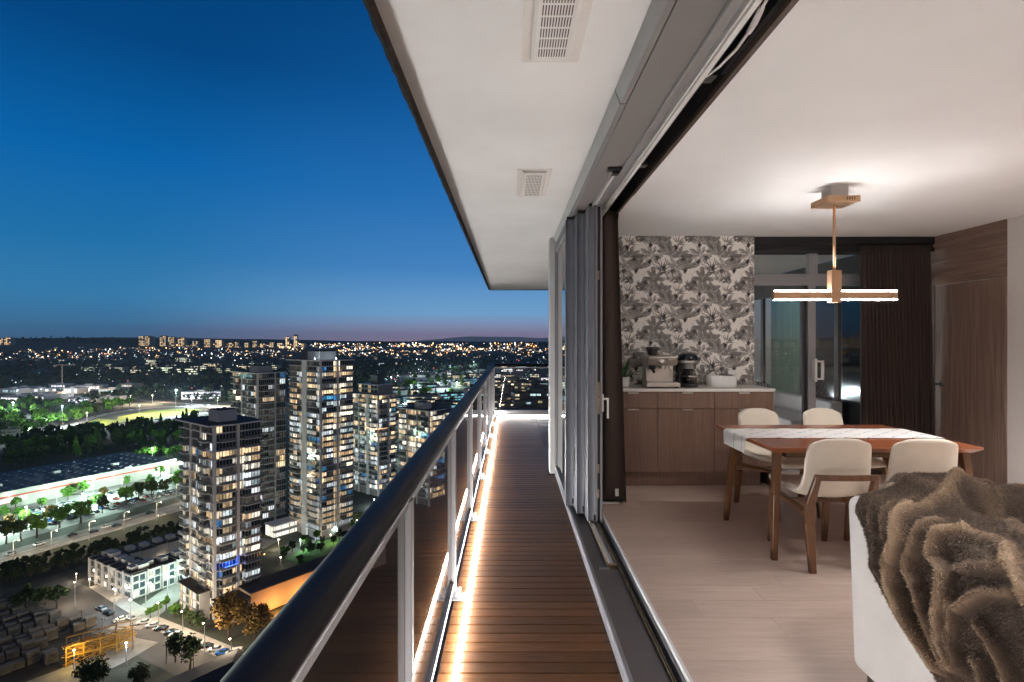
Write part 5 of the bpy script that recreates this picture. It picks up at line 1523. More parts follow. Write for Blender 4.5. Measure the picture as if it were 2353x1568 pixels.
tree_row('tree', scatter([(0,1225),(10,1175),(180,1130),(330,1095),(410,1085),(410,1130),(200,1185),(60,1225)], 26, 9, 20), 'trees among the parked cars', 'small parking lot tree, {} from the left among the parked cars', 'd', ('leaf_mid','leaf_mid','leaf_autumn'), 7, 10.5, 10)
tree_row('tree', [(14,1250),(48,1243),(84,1236),(137,1213),(185,1203),(235,1180),(290,1160),(318,1150),(348,1142),(380,1136),(408,1126)], 'trees along the avenue', 'tree, {} from the left in the row between parking lot and avenue', 'd', ('leaf_mid','leaf_dark'), 10.5, 14, 12)
tree_row('tree', scatter([(300,1055),(350,1030),(420,1012),(425,1055),(390,1062)], 16, 13, 12), 'lit trees beyond the store', 'bright green tree, {} from the left beyond the far corner of the store', 'd', ('leaf_mid',), 8, 12, 14)
tree_row('tree', scatter([(905,905),(920,880),(990,858),(1060,850),(1110,858),(1080,880),(1000,915),(930,925)], 34, 15, 14), 'trees along the far highway', 'tree, {} from the left beside the far highway', 'm', ('leaf_mid','leaf_mid','leaf_dark'), 16, 26, 16)
tree_row('tree', scatter([(905,960),(1000,905),(1110,880),(1110,900),(1010,965),(960,990),(905,1000)], 26, 17, 14), 'trees among the teal lit offices', 'tree, {} from the left among the teal lit offices', 'm', ('leaf_dark','leaf_mid'), 9, 15, 18)
tree_row('tree', scatter([(640,1290),(720,1235),(820,1190),(830,1215),(760,1262),(690,1310)], 22, 19, 12), 'trees in the tower garden', 'garden tree, {} from the left between tall tower and podium', 'd', ('leaf_dark','leaf_mid'), 4, 7, 20)
tree_row('tree', [(365,1412),(382,1402),(402,1420),(420,1432),(345,1420),(440,1440),(460,1452)], 'trees at the foot of the near tower', 'small tree, {} from the left at the foot of the near tower', 'd', ('leaf_mid','leaf_dark'), 4, 6.5, 22)
tree_row('shrub', scatter([(0,1345),(200,1290),(410,1228),(500,1190),(420,1205),(200,1262),(0,1312)], 150, 23, 7), 'bushes on the embankment', 'low bush, {} from the left on the embankment below the avenue', 'd', ('leaf_dark',), 2.6, 5.2, 24, 'bush')
tree_row('tree', [(60,1395),(85,1402),(105,1390),(130,1402),(40,1410)], 'dark trees by the storage yard', 'dark tree, {} from the left beside the storage yard', 'd', ('leaf_dark',), 7, 10, 26)

# larger trees in the street, with trunk and crown
def big_tree(name, label, px, H, seed, mat, n=1500, kind='d', flat=1.0):
    g = gp(*px); t = thing(name, label, 'tree', g, world=False)
    s = H/8.2
    m = tree_mb(kind, 1, seed)
    fm = [(f, mm_) for f, mm_ in zip(m.f, m.m) if mm_ == 1]; tr_ = MB(); tr_.v = [tuple(c_*s for c_ in p) for p in m.v]; tr_.f = [f for f, _ in fm]; tr_.m = [0]*len(fm)
    tr_.build('trunk', CM['bark'], t)
    V_ = foliage(n, 3.5*s*flat, 3.5*s*flat, 3.2*s, 5.0*s, .30*s**.5, seed, 26)
    c_ = MB(); c_.v = [tuple(p) for p in V_]; c_.f = [(4*i, 4*i+1, 4*i+2, 4*i+3) for i in range(n)]; c_.m = [0]*n
    c_.build('crown', CM[mat], t)
big_tree('street_tree', 'large autumn tree glowing orange at the podium corner', (525, 1470), 17, 41, 'leaf_autumn', 2600, flat=.9)
big_tree('street_tree', 'wide orange tinged tree beside the orange wall', (585, 1478), 14, 42, 'leaf_autumn', 2200)
big_tree('street_tree', 'rounded tree standing left of its twin by the lit driveway', (403, 1522), 9.5, 43, 'leaf_dark', 1500, flat=.75)
big_tree('street_tree', 'rounded tree standing right of its twin by the lit driveway', (437, 1538), 11, 44, 'leaf_dark', 1600, flat=.7)
big_tree('street_tree', 'dark bushy tree at the bottom edge left of the dark roof', (215, 1590), 11, 45, 'leaf_dark', 1800, flat=1.1)
big_tree('street_tree', 'dark bushy tree at the bottom edge behind the dark roof', (320, 1585), 8, 46, 'leaf_dark', 1500)
# dark roof at the lower edge
rfb = thing('nearby_house', 'dark roofed building at the lower edge of the view', 'building', gp(385, 1700), RZU, world=False)
MB().box(-2, 24, -6, 14, 0, 7).build('wall', CM['tower_dark'], rfb)
MB().add([(-3,-7,7),(25,-7,7),(25,15,7),(-3,15,7),(4,4,10),(18,4,10)], [(0,1,5,4),(2,3,4,5),(1,2,5),(3,0,4)]).build('roof', CM['roof_dark'], rfb)

# ---- woodland masses of the valley, nobody could count these
def woodland(name, label, polys, seed):
    allv = []
    for poly, n, size in polys:
        for (x, y) in scatter(poly, n, seed, 0):
            g = gp(x, y); s = size*random.uniform(.7, 1.3)
            f_ = foliage(14, s*.8, s*.8, s*.9, s*.7, s*.30, random.randrange(10**6), 5)
            allv.append(f_ + np.array(g))
        seed += 1
    V_ = np.concatenate(allv); n = len(V_)//4
    me = bpy.data.meshes.new(name); me.from_pydata(V_.tolist(), [], np.arange(n*4).reshape(-1,4).tolist()); me.materials.append(CM['leaf_far'])
    o = link(name, me); tag(o, label, 'woodland', None, 'stuff')
woodland('woodland', 'dark woodland across the valley floor', [([(0,900),(0,850),(330,845),(560,850),(660,845),(660,900),(300,890)], 380, 15), ([(640,860),(810,835),(1120,830),(1120,850),(900,870),(820,900)], 320, 16), ([(120,940),(330,900),(560,910),(640,935),(500,925),(330,915)], 120, 12)], 61)
woodland('woodland', 'dark wooded ridge on the horizon', [([(0,782),(0,777),(200,778),(420,784),(700,788),(700,795),(300,795)], 520, 11), ([(0,850),(0,812),(500,820),(900,815),(1260,815),(1260,835),(600,850)], 620, 12), ([(700,795),(700,788),(1260,788),(1260,800)], 420, 9)], 71)
# ================================================================== street lighting
def lamp_post(name, label, pos, H, col, watts, group, arm=(0,0), head='globe', size=.3):
    t = thing(name, label, 'street lamp', pos, group=group, world=False)
    MB().tube([(0,0,0),(0,0,H*.5),(0,0,H)], [.14 + H*.006, .11 + H*.004, .07 + H*.002], 7).build('pole', CM['mullion'], t)
    hx, hy = arm
    if arm != (0,0): MB().tube([(0,0,H), (hx*.5,hy*.5,H+.5), (hx,hy,H+.45)], .06, 6).build('arm', CM['mullion'], t)
    hz = H + (.3 if arm != (0,0) else .1)
    mat = lamp_mat(col)
    MB().lathe([(.0,-.12),(.8*size,-.1),(size,.05),(.6*size,.2),(0,.25)], 10, (hx,hy,hz)).build('lamp_head', mat, t)
    if watts:
        d = bpy.data.lights.new('street_light', 'POINT'); d.energy = watts; d.color = col; d.shadow_soft_size = .6
        o = bpy.data.objects.new('lamp', d); COL.objects.link(o); o.parent = t; o.location = (hx, hy, hz - .9)
LMAT = {}
def lamp_mat(col):
    if col not in LMAT: LMAT[col] = emit('lamp_glow', col, 14.0, False)
    return LMAT[col]
COOL, WARM, GREENW, SODIUM = (.74,.90,1.0), (1.0,.80,.56), (.70,1.0,.84), (1.0,.55,.20)
for q, (x, y, top, w) in enumerate([(143, 985.6, 933, 420000), (404, 951, 897, 600000), (899, 935, 866, 50000), (962, 864, 849, 250000), (1034, 857, 840, 250000), (1089, 852, 832, 200000), (30, 960, 925, 300000)]):
    g = gp(x, y); H = (y - top)*g.y/FPX
    lamp_post('highway_mast', f'tall highway light mast, {nth(q+1)} of the scattered masts' if False else ['tall light mast beside the curving highway ramp', 'tall light mast on the golden interchange lawn', 'light mast rising right of the stepped tower', 'light mast among the bright green far trees', 'light mast at the left of the far highway bend', 'light mast at the right of the far highway bend', 'light mast in the grove at the left edge'][q], g, H, COOL, w, 'highway light masts', size=1.0)
lots = [(-20,1232),(60,1212),(130,1172),(190,1178),(215,1140),(280,1140),(300,1108),(365,1112),(402,1090),(440,1078),(350,1060)]
for q, (x, y) in enumerate(sorted(lots)):
    lamp_post('lot_lamp', f'parking lot lamp post, {nth(q+1)} from the left in front of the store', gp(x, y), 11, GREENW, LOT_W, 'parking lot lamps', size=.6)
for q in range(8):
    x = 6 + q*19
    d = bpy.data.lights.new('wall_light', 'POINT'); d.energy = 600; d.color = (1.0,.92,.80); d.shadow_soft_size = .4
    f = MB().box(x - .5, x + .5, .5, .9, 7.9, 8.3).build('wall_lamp', lamp_mat((1.0,.90,.72)), bb)
    o = bpy.data.objects.new('lamp', d); COL.objects.link(o); o.parent = bb; o.location = (x, 2.4, 7.8)
av = [(30,1293),(118,1268),(205,1244),(285,1220),(360,1196),(405,1150)]
for q, (x, y) in enumerate(av): lamp_post('street_lamp', f'street lamp, {nth(q+1)} from the left along the avenue', gp(x, y), 9.5, WARM, 7500, 'lamps along the avenue', arm=(1.6, 1.2))
for q, (x, y, c, w) in enumerate([(172,1395,WARM,5200), (262,1412,COOL,4600), (300,1440,WARM,5000), (365,1448,WARM,5200), (420,1470,WARM,5200), (470,1500,WARM,5600), (532,1540,WARM,5600)]):
    lamp_post('street_lamp', f'street lamp, {nth(q+1)} from the left along the street with parked cars', gp(x, y), 8.5, c, w*1.4, 'lamps along the near street', arm=(-1.2, 1.4))
for q, (x, y) in enumerate([(335,1388),(385,1372),(412,1352)]):
    lamp_post('street_lamp', f'street lamp, {nth(q+1)} from the left along the side street', gp(x, y), 7.5, GREENW, 4600, 'lamps along the side street', arm=(1.2, .8))
for q, (x, y, w) in enumerate([(325,1282,900), (350,1272,900), (385,1262,900), (372,1300,600), (405,1285,700)]):
    lamp_post('garden_lamp', f'courtyard garden lamp, {nth(q+1)} placed between the townhouse rows' if False else f'small warm lamp, {["far left","middle left","far right","front","near tower"][q]} in the townhouse courtyard', gp(x, y), 4.0, WARM, w, 'courtyard lamps', size=.3)
for q, (x, y, w, c) in enumerate([(175,1337,1500,WARM), (206,1350,900,WARM), (265,1376,700,WARM)]):
    lamp_post('garden_lamp', f'low lamp, {nth(q+1)} from the left in the townhouse front gardens', gp(x, y), 3.2, c, w, 'front garden lamps', size=.3)
for q, (x, y, w, c) in enumerate([(690,1262,4000,GREENW), (725,1246,9000,COOL), (770,1232,1200,GREENW), (640,1262,4000,WARM), (645,1305,500,WARM), (820,1215,5000,WARM), (905,1110,16000,COOL), (860,1165,8000,COOL), (950,1010,15000,COOL), (760,1250,1500,WARM)]):
    lamp_post('garden_lamp', f'garden path lamp, {nth(q+1)} among the lamps at the feet of the tall towers', gp(x, y), 4.5, c, w, 'lamps at the foot of the towers', size=.35)
for q, (x, y, w, c) in enumerate(sorted([(40,915,60000,COOL),(95,912,70000,COOL),(150,915,60000,SODIUM),(205,912,70000,WARM),(262,915,80000,COOL),(300,930,60000,WARM),(350,928,90000,WARM),(440,934,90000,COOL),(500,936,80000,WARM),
        (60,1018,50000,GREENW),(200,975,50000,WARM),(320,955,60000,WARM),(480,955,60000,COOL)])):
    lamp_post('road_lamp', f'road lamp, {nth(q+1)} from the left among the highways', gp(x, y), 14, c, w*2.0, 'lamps of the highways', size=.7)
for q, (x, y, w, c) in enumerate(sorted([(905,980,20000,COOL),(930,945,30000,GREENW),(960,915,40000,COOL),(990,940,30000,GREENW),(1020,910,40000,COOL),(1050,890,60000,GREENW),(1085,880,60000,COOL),(940,895,60000,GREENW),(1000,885,60000,COOL),(880,1010,16000,COOL),(910,1060,14000,GREENW)])):
    lamp_post('road_lamp', f'road lamp, {nth(q+1)} from the left in the teal lit district', gp(x, y), 12, c, w*2.0, 'lamps of the teal lit district', size=.6)
# orange wash on the podium wall
for q, x in enumerate((8, 20)):
    MB().box(x - .3, x + .3, -6.4, -6.0, 0, .5).build('flood_lamp', lamp_mat(SODIUM), pdm)
    d = bpy.data.lights.new('flood_light', 'POINT'); d.energy = 4800; d.color = (1.0,.42,.10); d.shadow_soft_size = .3
    o = bpy.data.objects.new('lamp', d); COL.objects.link(o); o.parent = pdm; o.location = (x, -5.6, 1.6)
# one violet lit balcony and an orange lamp on the near tower
zb = 4.5 + f1_*4
MB().box(3.3, 8.3, -2.02, -1.96, zb + 1.16, zb + 1.28).build('blue_light_bar', emit('blue_neon', (.06,.16,1.0), 5, False), t1)
d = bpy.data.lights.new('balcony_light', 'POINT'); d.energy = 1100; d.color = (.05,.15,1.0); d.shadow_soft_size = .2
o = bpy.data.objects.new('lamp', d); COL.objects.link(o); o.parent = t1; o.location = (5.5, -1.2, zb + 1.9)
MB().lathe([(0,-.2),(.22,0),(0,.2)], 8, (18.5, -1.6, zb + 1.4)).build('balcony_lamp', emit('orange_bulb', (1,.45,.12), 12, False), t1)
d = bpy.data.lights.new('balcony_light', 'POINT'); d.energy = 420; d.color = (1,.45,.12); d.shadow_soft_size = .2
o = bpy.data.objects.new('lamp', d); COL.objects.link(o); o.parent = t1; o.location = (18.5, -1.4, zb + 1.6)
# roof lamps of the tallest tower
for x, y in ((-.3, 4), (9, -.8)):
    MB().lathe([(0,-.3),(.4,0),(0,.35)], 8, (x, y, H3 + .9)).build('roof_lamp', lamp_mat(COOL), t3)
    d = bpy.data.lights.new('roof_light', 'POINT'); d.energy = 500; d.color = COOL; o = bpy.data.objects.new('lamp', d); COL.objects.link(o); o.parent = t3; o.location = (x, y, H3 + 1.6)

# ================================================================== far lights and houses
def far_lights(name, label, cols, n_by_poly, seed):
    rg = random.Random(seed); mb = MB()
    for poly, n in n_by_poly:
        for (x, y) in scatter(poly, int(n*2.0), rg.randrange(10**6)):
            if mnoise.noise((x*.022, y*.11, seed)) + .35*mnoise.noise((x*.07, y*.3, seed)) < rg.uniform(-.28, .12): continue
            g = gp(x, y); s = g.y*rg.choice([.0003, .0004, .0005, .0007, .0013])*.9
            c = g + Vector((0, 0, 5 + s))
            mb.add([c+Vector((s,0,0)), c+Vector((-s,0,0)), c+Vector((0,s,0)), c+Vector((0,-s,0)), c+Vector((0,0,s)), c+Vector((0,0,-s))],
                   [(0,2,4),(2,1,4),(1,3,4),(3,0,4),(2,0,5),(1,2,5),(3,1,5),(0,3,5)], rg.randrange(len(cols)))
    o = mb.build(name, cols, smooth=False); tag(o, label, 'lights', None, 'stuff')
L_OR = [emit('far_pale', (.8,.92,1), 4, False), emit('far_sodium', (1,.42,.11), 4.5, False), emit('far_amber', (1,.60,.25), 5.5, False), emit('far_amber_dim', (1,.48,.18), 2.4, False), emit('far_white', (1,.85,.62), 6, False)]
L_CO = [emit('far_cool', (.70,.92,1), 3, False), emit('far_teal', (.35,.85,.85), 1.6, False), emit('far_white_lamp', (1,.95,.85), 3.6, False), emit('far_dim', (.8,.9,.8), 1.0, False), emit('far_red', (1,.12,.08), 1.6, False)]
far_lights('street_lights', 'orange street lights scattered over the far hillside', L_OR, [([(0,830),(0,806),(300,802),(420,795),(700,792),(1262,791),(1262,826),(900,822),(500,822)], 620), ([(640,812),(640,792),(1262,791),(1262,812)], 420)], 91)
far_lights('street_lights', 'cool white lights scattered over the valley floor', L_CO, [([(0,935),(0,860),(500,845),(660,840),(660,930),(520,930),(330,905),(100,925)], 240), ([(820,880),(820,830),(1262,826),(1262,870),(1110,900),(1000,960),(905,1000),(905,900)], 330), ([(60,850),(60,815),(600,812),(650,845)], 130)], 92)
hs = []
for q, (w, d, h) in enumerate(((15, 11, 6), (20, 12, 8), (13, 12, 7), (26, 14, 7))):
    m = MB(); m.box(-w/2, w/2, 0, d, 0, h, 0)
    m.add([(-w/2-1,-1,h),(w/2+1,-1,h),(w/2+1,d+1,h),(-w/2-1,d+1,h),(-w/2-1,d/2,h+3.5),(w/2+1,d/2,h+3.5)], [(0,1,5,4),(2,3,4,5),(1,2,5),(3,0,4)], 1)
    for i in range(3):
        if (i + q) % 3 != 1: m.box(-w/2 + 1.2 + i*w/3, -w/2 + w/3 - 1.2 + i*w/3, -.15, -.02, h*.3, h*.75, 2)
    for mt in ('win_warm', 'win_cream', 'win_cool'): hs.append(m.mesh('house', [CM['th_white'], CM['roof_dark'], CM[mt]]))
hp = sorted(scatter([(0,832),(0,803),(420,796),(800,792),(1262,791),(1262,830),(700,826)], 300, 95, 4))
hp = [p for p in hp if mnoise.noise((p[0]*.022, p[1]*.11, 91)) > -.1][:230]
for q, (x, y) in enumerate(hp):
    o = link('house', hs[(q*5) % len(hs)]); o.location = gp(x, y); o.rotation_euler = (0, 0, random.uniform(-.5, .5)); s = random.uniform(.65, 1.05); o.scale = (s, s, s)
    tag(o, f'tiny far hillside house, {nth(q+1)} from the left on the slope below the skyline', 'house', 'houses on the far hillside')

# skyline towers on the ridge
def far_tower(q, x, ytop, wpx, ybase, Y, mat, lab):
    X = (x - CX)*Y/FPX; w = wpx*Y/FPX; zt = CAMZ - (ytop - CY)*Y/FPX; zb_ = min(ground(X, Y), CAMZ - (ybase - CY)*Y/FPX)
    t = thing('distant_tower', lab, 'tower', (X, Y, zb_), group='distant towers on the skyline', world=False)
    H = zt - zb_
    MB().box(-w/2, w/2, 0, w*.8, 0, H).box(-w*.25, w*.25, w*.2, w*.6, H, H + 4).build('wall', CM['tower_grey'], t)
    m = MB(); nf = max(3, int(H/9)); nb = max(2, int(w/9)); rg = random.Random(q)
    for f in range(nf):
        for b in range(nb):
            if rg.random() < .74: m.box(-w/2 + (b + .12)*w/nb, -w/2 + (b + .88)*w/nb, -.6, -.05, (f + .2)*H/nf, (f + .8)*H/nf, rg.randrange(2))
    m.build('window', [CM['win_far'], CM['win_far2']], t)['kind'] = 'stuff'
SKY_T = [(3,778,7),(17,776,15),(331,773,25),(374,772,14),(393,775,14),(416,776,15),(448,784,12),(476,780,14),(502,782,15),(531,788,11),(544,786,8),(566,788,9),(585,784,10),(603,790,10),(624,787,9),(643,789,12),(660,775,9),(679,770,8),(697,790,10)]
for q, (x, yt, w) in enumerate(SKY_T): far_tower(q, x, yt, w, 799, 3500, None, f'distant lit tower, {nth(q+1)} from the left on the skyline')

# low buildings of the valley
def low_building(name, lab, group, x, y, w, d, h, win, rz, rows=2, wallm='tower_grey', glow=.7):
    g = gp(x, y)
    t = thing(name, lab, 'building', g, rz, group=group, world=False)
    MB().box(-w/2, w/2, 0, d, 0, h).build('wall', CM[wallm], t)
    MB().box(-w/2 - .4, w/2 + .4, -.4, d + .4, h, h + .6).box(-w*.2, w*.05, d*.3, d*.6, h + .6, h + 2.6).build('roof', CM['roof_dark'] if wallm != 'th_white' else CM['penthouse'], t)
    rg = random.Random(int(x*13 + y)); m = MB(); nb = max(3, int(w/6))
    for r in range(rows):
        for b in range(nb):
            if rg.random() < glow: m.box(-w/2 + (b + .1)*w/nb, -w/2 + (b + .9)*w/nb, -.25, -.03, (r + .3)*h/rows, (r + .75)*h/rows)
    m.build('window', CM[win], t)['kind'] = 'stuff'
rgb = random.Random(77)
camp = sorted([(205,853),(235,846),(268,856),(300,850),(322,862),(345,843),(372,858),(398,850),(425,862),(455,853),(486,846),(515,858),(350,835),(420,832),(560,850),(590,842),(620,852)])
for q, (x, y) in enumerate(camp): low_building('office_building', f'low lit office building, {nth(q+1)} from the left in the campus across the valley', 'offices of the campus', x, y, rgb.uniform(40,75), 26, rgb.uniform(12,20), rgb.choice(['win_offgreen','win_cream2','win_offgreen']), rgb.uniform(-.3,.3), 3)
west = sorted([(18,905),(55,898),(95,902),(130,893),(25,925),(75,922),(120,918),(160,905),(205,898),(255,905),(288,892),(240,925),(180,930)])
for q, (x, y) in enumerate(west): low_building('shop_building', f'low lit shop building, {nth(q+1)} from the left in the district left of the highway', 'shops left of the highway', x, y, rgb.uniform(28,55), 24, rgb.uniform(7,11), rgb.choice(['win_shop','win_cool2','win_shop']), rgb.uniform(-.3,.5), 1, 'th_white', .8)
low_building('parkade', 'long white lit parking structure right of the highway bend', None, 462, 918, 62, 30, 13, 'win_shop', .25, 3, 'th_white', .95)
east = sorted(scatter([(880,985),(890,900),(960,880),(1060,866),(1120,872),(1115,900),(1010,970),(940,1000)], 40, 5, 15))
for q, (x, y) in enumerate(east): low_building('office_building', f'low office building, {nth(q+1)} from the left in the teal lit district beside the handrail', 'offices of the teal lit district', x, y, rgb.uniform(26,52), 22, rgb.uniform(8,15), rgb.choice(['win_teal2','win_cool2','win_teal2','win_cream2']), rgb.uniform(-.4,.8), 3)
mid = sorted(scatter([(640,905),(640,850),(820,838),(1120,832),(1262,838),(1262,905),(1130,870),(900,860),(820,900)], 46, 8, 16))
for q, (x, y) in enumerate(mid): low_building('valley_building', f'small valley building, {nth(q+1)} from the left beyond the towers', 'small buildings beyond the towers', x, y, rgb.uniform(24,48), 20, rgb.uniform(6,12), rgb.choice(['win_cream2','win_cool2','win_shop']), rgb.uniform(-.5,.5), 2)
# downtown seen beyond the end railing
dt2 = sorted(scatter([(1140,1010),(1140,880),(1262,880),(1262,1010)], 34, 21, 16))
for q, (x, y) in enumerate(dt2): low_building('city_block', f'city block, {nth(q+1)} from the left seen through the end railing', 'blocks seen through the end railing', x, y, rgb.uniform(18,34), 20, rgb.uniform(10,26), rgb.choice(['win_cream2','win_cool2','win_cream2']), rgb.uniform(-.3,.3), 4, 'tower_dark', .3)
# ---- crane
cr = thing('tower_crane', 'slim construction crane beyond the district left of the highway', 'crane', gp(143, 905), world=False)
MB().box(-.6, .6, -.6, .6, 0, 55).build('mast', CM['crane'], cr); MB().box(-16, 26, -.5, .5, 55, 56).build('jib', CM['crane'], cr); MB().box(-16, -11, -1.4, 1.4, 52, 55).build('counterweight', CM['crane'], cr)
# ---- highway sign
sg = thing('road_sign', 'green highway direction sign beside the golden verge', 'sign', gp(220, 985), world=False)
MB().box(-4.5, 4.5, -.1, .1, 5, 8.4).build('board', CM['sign_green'], sg)
for x in (-3.5, 3.5): MB().box(x - .12, x + .12, .1, .3, 0, 8).build('post', CM['mullion'], sg)

# ================================================================== cars
def car_parts(kind='car'):
    L, W = (4.5, 1.8) if kind == 'car' else (5.4, 2.0)
    side = [(-2.2,.35),(-2.25,.62),(-2.05,.82),(-1.2,.93),(1.55,.95),(2.15,.86),(2.25,.6),(2.2,.35)] if kind == 'car' else [(-2.6,.4),(-2.7,.8),(-2.5,1.05),(-1.8,1.15),(2.6,1.2),(2.7,.9),(2.65,.4)]
    cab = [(-1.15,.92),(-.45,1.42),(1.0,1.45),(1.75,.94)] if kind == 'car' else [(-1.75,1.14),(-1.15,2.0),(2.5,2.05),(2.62,1.18)]
    def ext(pr, hw, inset=0):
        m = MB(); n = len(pr)
        m.v = [(x, -hw + (inset if z > 1.0 else 0), z) for x, z in pr] + [(x, hw - (inset if z > 1.0 else 0), z) for x, z in pr]
        for i in range(n): j = (i+1) % n; m.f.append((i, j, n+j, n+i)); m.m.append(0)
        m.f += [tuple(reversed(range(n))), tuple(range(n, 2*n))]; m.m += [0, 0]
        return m
    body = ext(side, W/2); glass = ext(cab, W/2 - .08, .18)
    top = [(x*.96 + .02, z + .012) for x, z in cab[1:3]]
    roof = MB().box(cab[1][0] + .05, cab[2][0] - .02, -W/2 + .27, W/2 - .27, cab[1][1] - .01, cab[2][1] + .025)
    if kind != 'car': roof.box(.2, 2.55, -W/2 + .06, W/2 - .06, 1.18, 2.02)
    wheels = []
    for x in (-1.4, 1.4):
        for s in (-1, 1):
            w = MB(); w.tube([(x, s*(W/2 - .2), .33), (x, s*(W/2 + .01), .33)], .33, 14); wheels.append(w)
    lamps = [MB().box(-L/2 - .03, -L/2 + .12, s*.6 - .2, s*.6 + .2, .6, .76) for s in (-1, 1)]
    return body, glass, roof, wheels, lamps
def make_car(kind, paint):
    t = thing('parked_car' if kind == 'car' else 'parked_van', 'x', 'car' if kind == 'car' else 'van', world=False)
    b, g, r, ws, ls_ = car_parts(kind)
    b.build('body', CM[paint], t, bevel=.06, fix=True); g.build('window', CM['glass'], t, fix=True); r.build('roof', CM[paint], t, bevel=.05)
    for w in ws: w.build('wheel', CM['tyre'], t)
    for l_ in ls_: l_.build('headlight', CM['slab'], t)
    return t
sdir = (gp(494, 1495) - gp(330, 1434)).normalized(); srz = math.atan2(sdir.y, sdir.x)
park = [(330,1434,'car_white'),(351,1441,'car_white'),(371,1448,'car_black'),(393,1457,'car_black'),(405,1462,'car_white'),(436,1475,'car_white'),(451,1481,'car_white'),(472,1489,'car_black'),(495,1496,'car_white'),(512,1503,'car_blue')]
names = {'car_white': 'white', 'car_black': 'black', 'car_blue': 'blue', 'car_silver': 'silver'}
for q, (x, y, p) in enumerate(park):
    t = make_car('car', p); t.location = gp(x, y, .07); t.rotation_euler = (0, 0, srz + R(38))
    tag(t, f'{names[p]} car, {nth(q+1)} from the left in the angled parking row', 'car', 'cars parked along the near street')
t = make_car('van', 'car_white'); t.location = gp(537, 1506, .07); t.rotation_euler = (0, 0, srz + R(38)); tag(t, 'white van parked at the right end of the angled row', 'van')
for q, (x, y, p, rz) in enumerate([(232,1402,'car_silver',0), (250,1412,'car_black',0), (277,1427,'car_white',R(70)), (300,1424,'car_silver',0)]):
    t = make_car('car', p); t.location = gp(x, y, .07); t.rotation_euler = (0, 0, srz + rz); tag(t, f'{names[p]} car, {nth(q+1)} from the left near the street corner', 'car', 'cars near the street corner')
av_d = (gp(260,1210) - gp(130,1246)).normalized(); arz = math.atan2(av_d.y, av_d.x)
for q, (x, y, p) in enumerate([(25,1275,'car_silver'),(90,1253,'car_white'),(165,1232,'car_black'),(215,1224,'car_black'),(243,1213,'car_white'),(268,1210,'car_black'),(290,1196,'car_silver'),(345,1181,'car_black'),(370,1186,'car_white')]):
    t = make_car('car', p); t.location = gp(x, y, .05); t.rotation_euler = (0, 0, arz + (math.pi if q % 2 else 0)); tag(t, f'{names[p]} car, {nth(q+1)} from the left on the avenue', 'car', 'cars on the avenue')
far_car = {}
for p in ('car_white', 'car_black', 'car_blue', 'car_silver', 'car_red'):
    b, g, r, ws, ls_ = car_parts('car'); m = MB()
    for mb_, i in [(b,0),(g,1),(r,0)] + [(w,2) for w in ws]: m.add(mb_.v, mb_.f, i)
    far_car[p] = m.mesh('car', [CM[p], CM['glass'], CM['tyre']])
cs = []
ux = Vector((.45, .893, 0)); vx = Vector((.893, -.45, 0)); org = Vector((-259, 420, GZ))
rgc = random.Random(4)
for r in range(5):
    for k_ in range(46):
        if rgc.random() < .5: continue
        p = org - ux*(k_*2.9 - 14) + vx*(20 + r*9.2 + (2.6 if r % 2 else 0))
        sx_, sy_ = CX + FPX*p.x/p.y, CY + FPX*(CAMZ - p.z)/p.y
        if -20 < sx_ < 440: cs.append((sx_, p))
cs.sort(key=lambda a: a[0]); cs = cs[:90] if len(cs) > 90 else cs
for q, (sx_, p) in enumerate(cs):
    o = link('parked_car', far_car[rgc.choice(['car_white','car_white','car_silver','car_black','car_silver','car_black','car_white','car_blue','car_red'])]); o.location = p + Vector((0,0,.03)); o.rotation_euler = (0, 0, math.atan2(vx.y, vx.x) + (math.pi if rgc.random() < .5 else 0))
    tag(o, f'small parked car, {nth(q+1)} from the left in the store parking lot', 'car', 'cars in the store parking lot')
hw = [(60,1006),(150,994),(230,984),(300,974),(360,965),(420,956),(480,948),(350,922.5),(380,925),(430,929),(470,931.5),(300,943),(240,953),(1000,866),(1040,856),(1075,853)]
for q, (x, y) in enumerate(sorted(hw)):
    o = link('car', far_car[rgc.choice(['car_white','car_silver','car_black','car_red'])]); o.location = gp(x, y, .16); o.rotation_euler = (0, 0, .25)
    tag(o, f'tiny car, {nth(q+1)} from the left on the highways', 'car', 'cars on the highways')

# ================================================================== storage yard
st_me = []
for v_ in range(3):
    m = MB(); rg = random.Random(v_)
    for k_ in range(5):
        a = rg.uniform(-.12, .12); b = rg.uniform(-.12, .12)
        m.box(-1.6 + a, 1.6 + a, -1.1 + b, 1.1 + b, k_*.62 + .12, k_*.62 + .60, 0); m.box(-1.5 + a, 1.5 + a, -1.0 + b, 1.0 + b, k_*.62, k_*.62 + .115, 1)
    st_me.append(m.mesh('pallet_stack', [CM['stack'], CM['bark']]))
sp_ = []
yo = gp(95, 1440)
for i in range(-9, 10):
    for j in range(-7, 8):
        p = yo + U*(i*3.6) + Vv*(j*4.4) + Vector((random.uniform(-.3,.3), random.uniform(-.3,.3), 0))
        sx_, sy_ = CX + FPX*p.x/p.y, CY + FPX*(CAMZ - GZ)/p.y
        if -10 < sx_ < 215 and 1400 + sx_*.16 < sy_ < 1560 - sx_*.30 and not (120 < sx_ < 270 and sy_ > 1455) and j % 4 != 3: sp_.append((sx_, p))
sp_.sort(key=lambda a: a[0])
for q, (_, p) in enumerate(sp_):
    o = link('pallet_stack', st_me[q % 3]); o.location = p + Vector((0, 0, .06)); o.rotation_euler = (0, 0, RZU + random.uniform(-.06, .06)); o.scale = (1, 1, random.uniform(.7, 1.35))
    tag(o, f'dark stack of palleted goods, {nth(q+1)} from the left in the storage yard', 'stack', 'stacks in the storage yard')
yf = thing('steel_frame', 'yellow steel frame structure lit up at the edge of the storage yard', 'frame', gp(152, 1535), math.atan2(.62, .78), world=False)
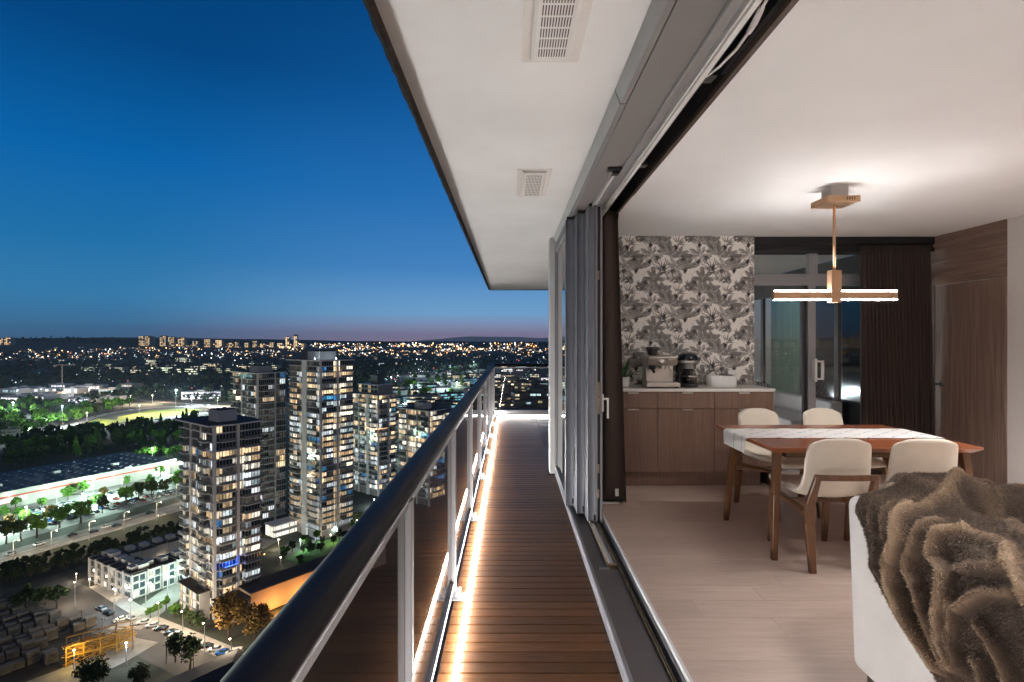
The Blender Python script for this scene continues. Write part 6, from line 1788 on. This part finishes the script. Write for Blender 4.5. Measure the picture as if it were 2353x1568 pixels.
FL, FW, FH = 17, 7, 6.4
for i in range(5):
    x = i*FL/4
    for y in (0, FW): MB().bar((x, y, 0), (x, y, FH), .35).build('column', CM['yellow'], yf)
    MB().bar((x, 0, FH), (x, FW, FH), .3).build('rafter', CM['yellow'], yf)
for y in (0, FW):
    for z in (FH, FH*.5): MB().bar((0, y, z), (FL, y, z), .3).build('beam', CM['yellow'], yf)
    for i in range(4): MB().bar((i*FL/4, y, .2), ((i+1)*FL/4, y, FH*.5), .16).build('brace', CM['yellow'], yf)
rg = random.Random(9); m = MB()
for k_ in range(620):
    a = Vector((rg.uniform(.3, FL-.3), rg.uniform(.3, FW-.3), rg.uniform(.3, FH*.9))); b = a + Vector((rg.uniform(-2,2), rg.uniform(-.6,.6), rg.uniform(-.5,.5)))
    m.bar(a, b, .18)
m.build('stored_bars', CM['yellow'], yf)['kind'] = 'stuff'
lamp_post('yard_lamp', 'yellow yard lamp beside the steel frame structure', gp(170, 1540), 6, (1.0,.70,.22), 2600, None, size=.35)
lamp_post('yard_lamp', 'pale yard lamp at the gate of the gravel driveway', gp(290, 1530), 7, COOL, 3600, None, size=.35)
for q, (x, yt, yb_) in enumerate([(305,1432,1493), (188,1400,1432), (237,1418,1450), (268,1420,1462), (382,1478,1525), (445,1500,1560)]):
    g = gp(x, yb_); H = (yb_ - yt)*g.y/FPX
    up = thing('utility_pole', f'wooden utility pole, {nth(q+1)} of the street poles counted from the corner' if False else f'wooden utility pole {["at the street corner","beside the rail yard","left of the corner","just left of the corner","beside the twin rounded trees","at the right near the dark roof"][q]}', 'pole', g, group='utility poles', world=False)
    MB().tube([(0,0,0),(0,0,H)], [.18,.12], 8).build('shaft', CM['pole'], up)
    MB().box(-1.2, 1.2, -.07, .07, H - .9, H - .72).build('crossarm', CM['pole'], up)
# ================================================================== evening air
hz = MB().box(-9500, 9500, -700, 25200, GZ - 101, 320).build('haze', None)
hk = bpy.data.materials.new('evening_haze'); hk.use_nodes = True
ht = hk.node_tree; ht.nodes.clear()
ho = ht.nodes.new('ShaderNodeOutputMaterial'); hv = ht.nodes.new('ShaderNodeVolumePrincipled')
hv.inputs['Color'].default_value = (.62,.84,1,1); hv.inputs['Density'].default_value = 3.0e-5; hv.inputs['Anisotropy'].default_value = .2
ht.links.new(hv.outputs[0], ho.inputs['Volume'])
hz.data.materials.clear(); hz.data.materials.append(hk)
tag(hz, 'thin evening haze over the whole city', None, None, 'stuff')
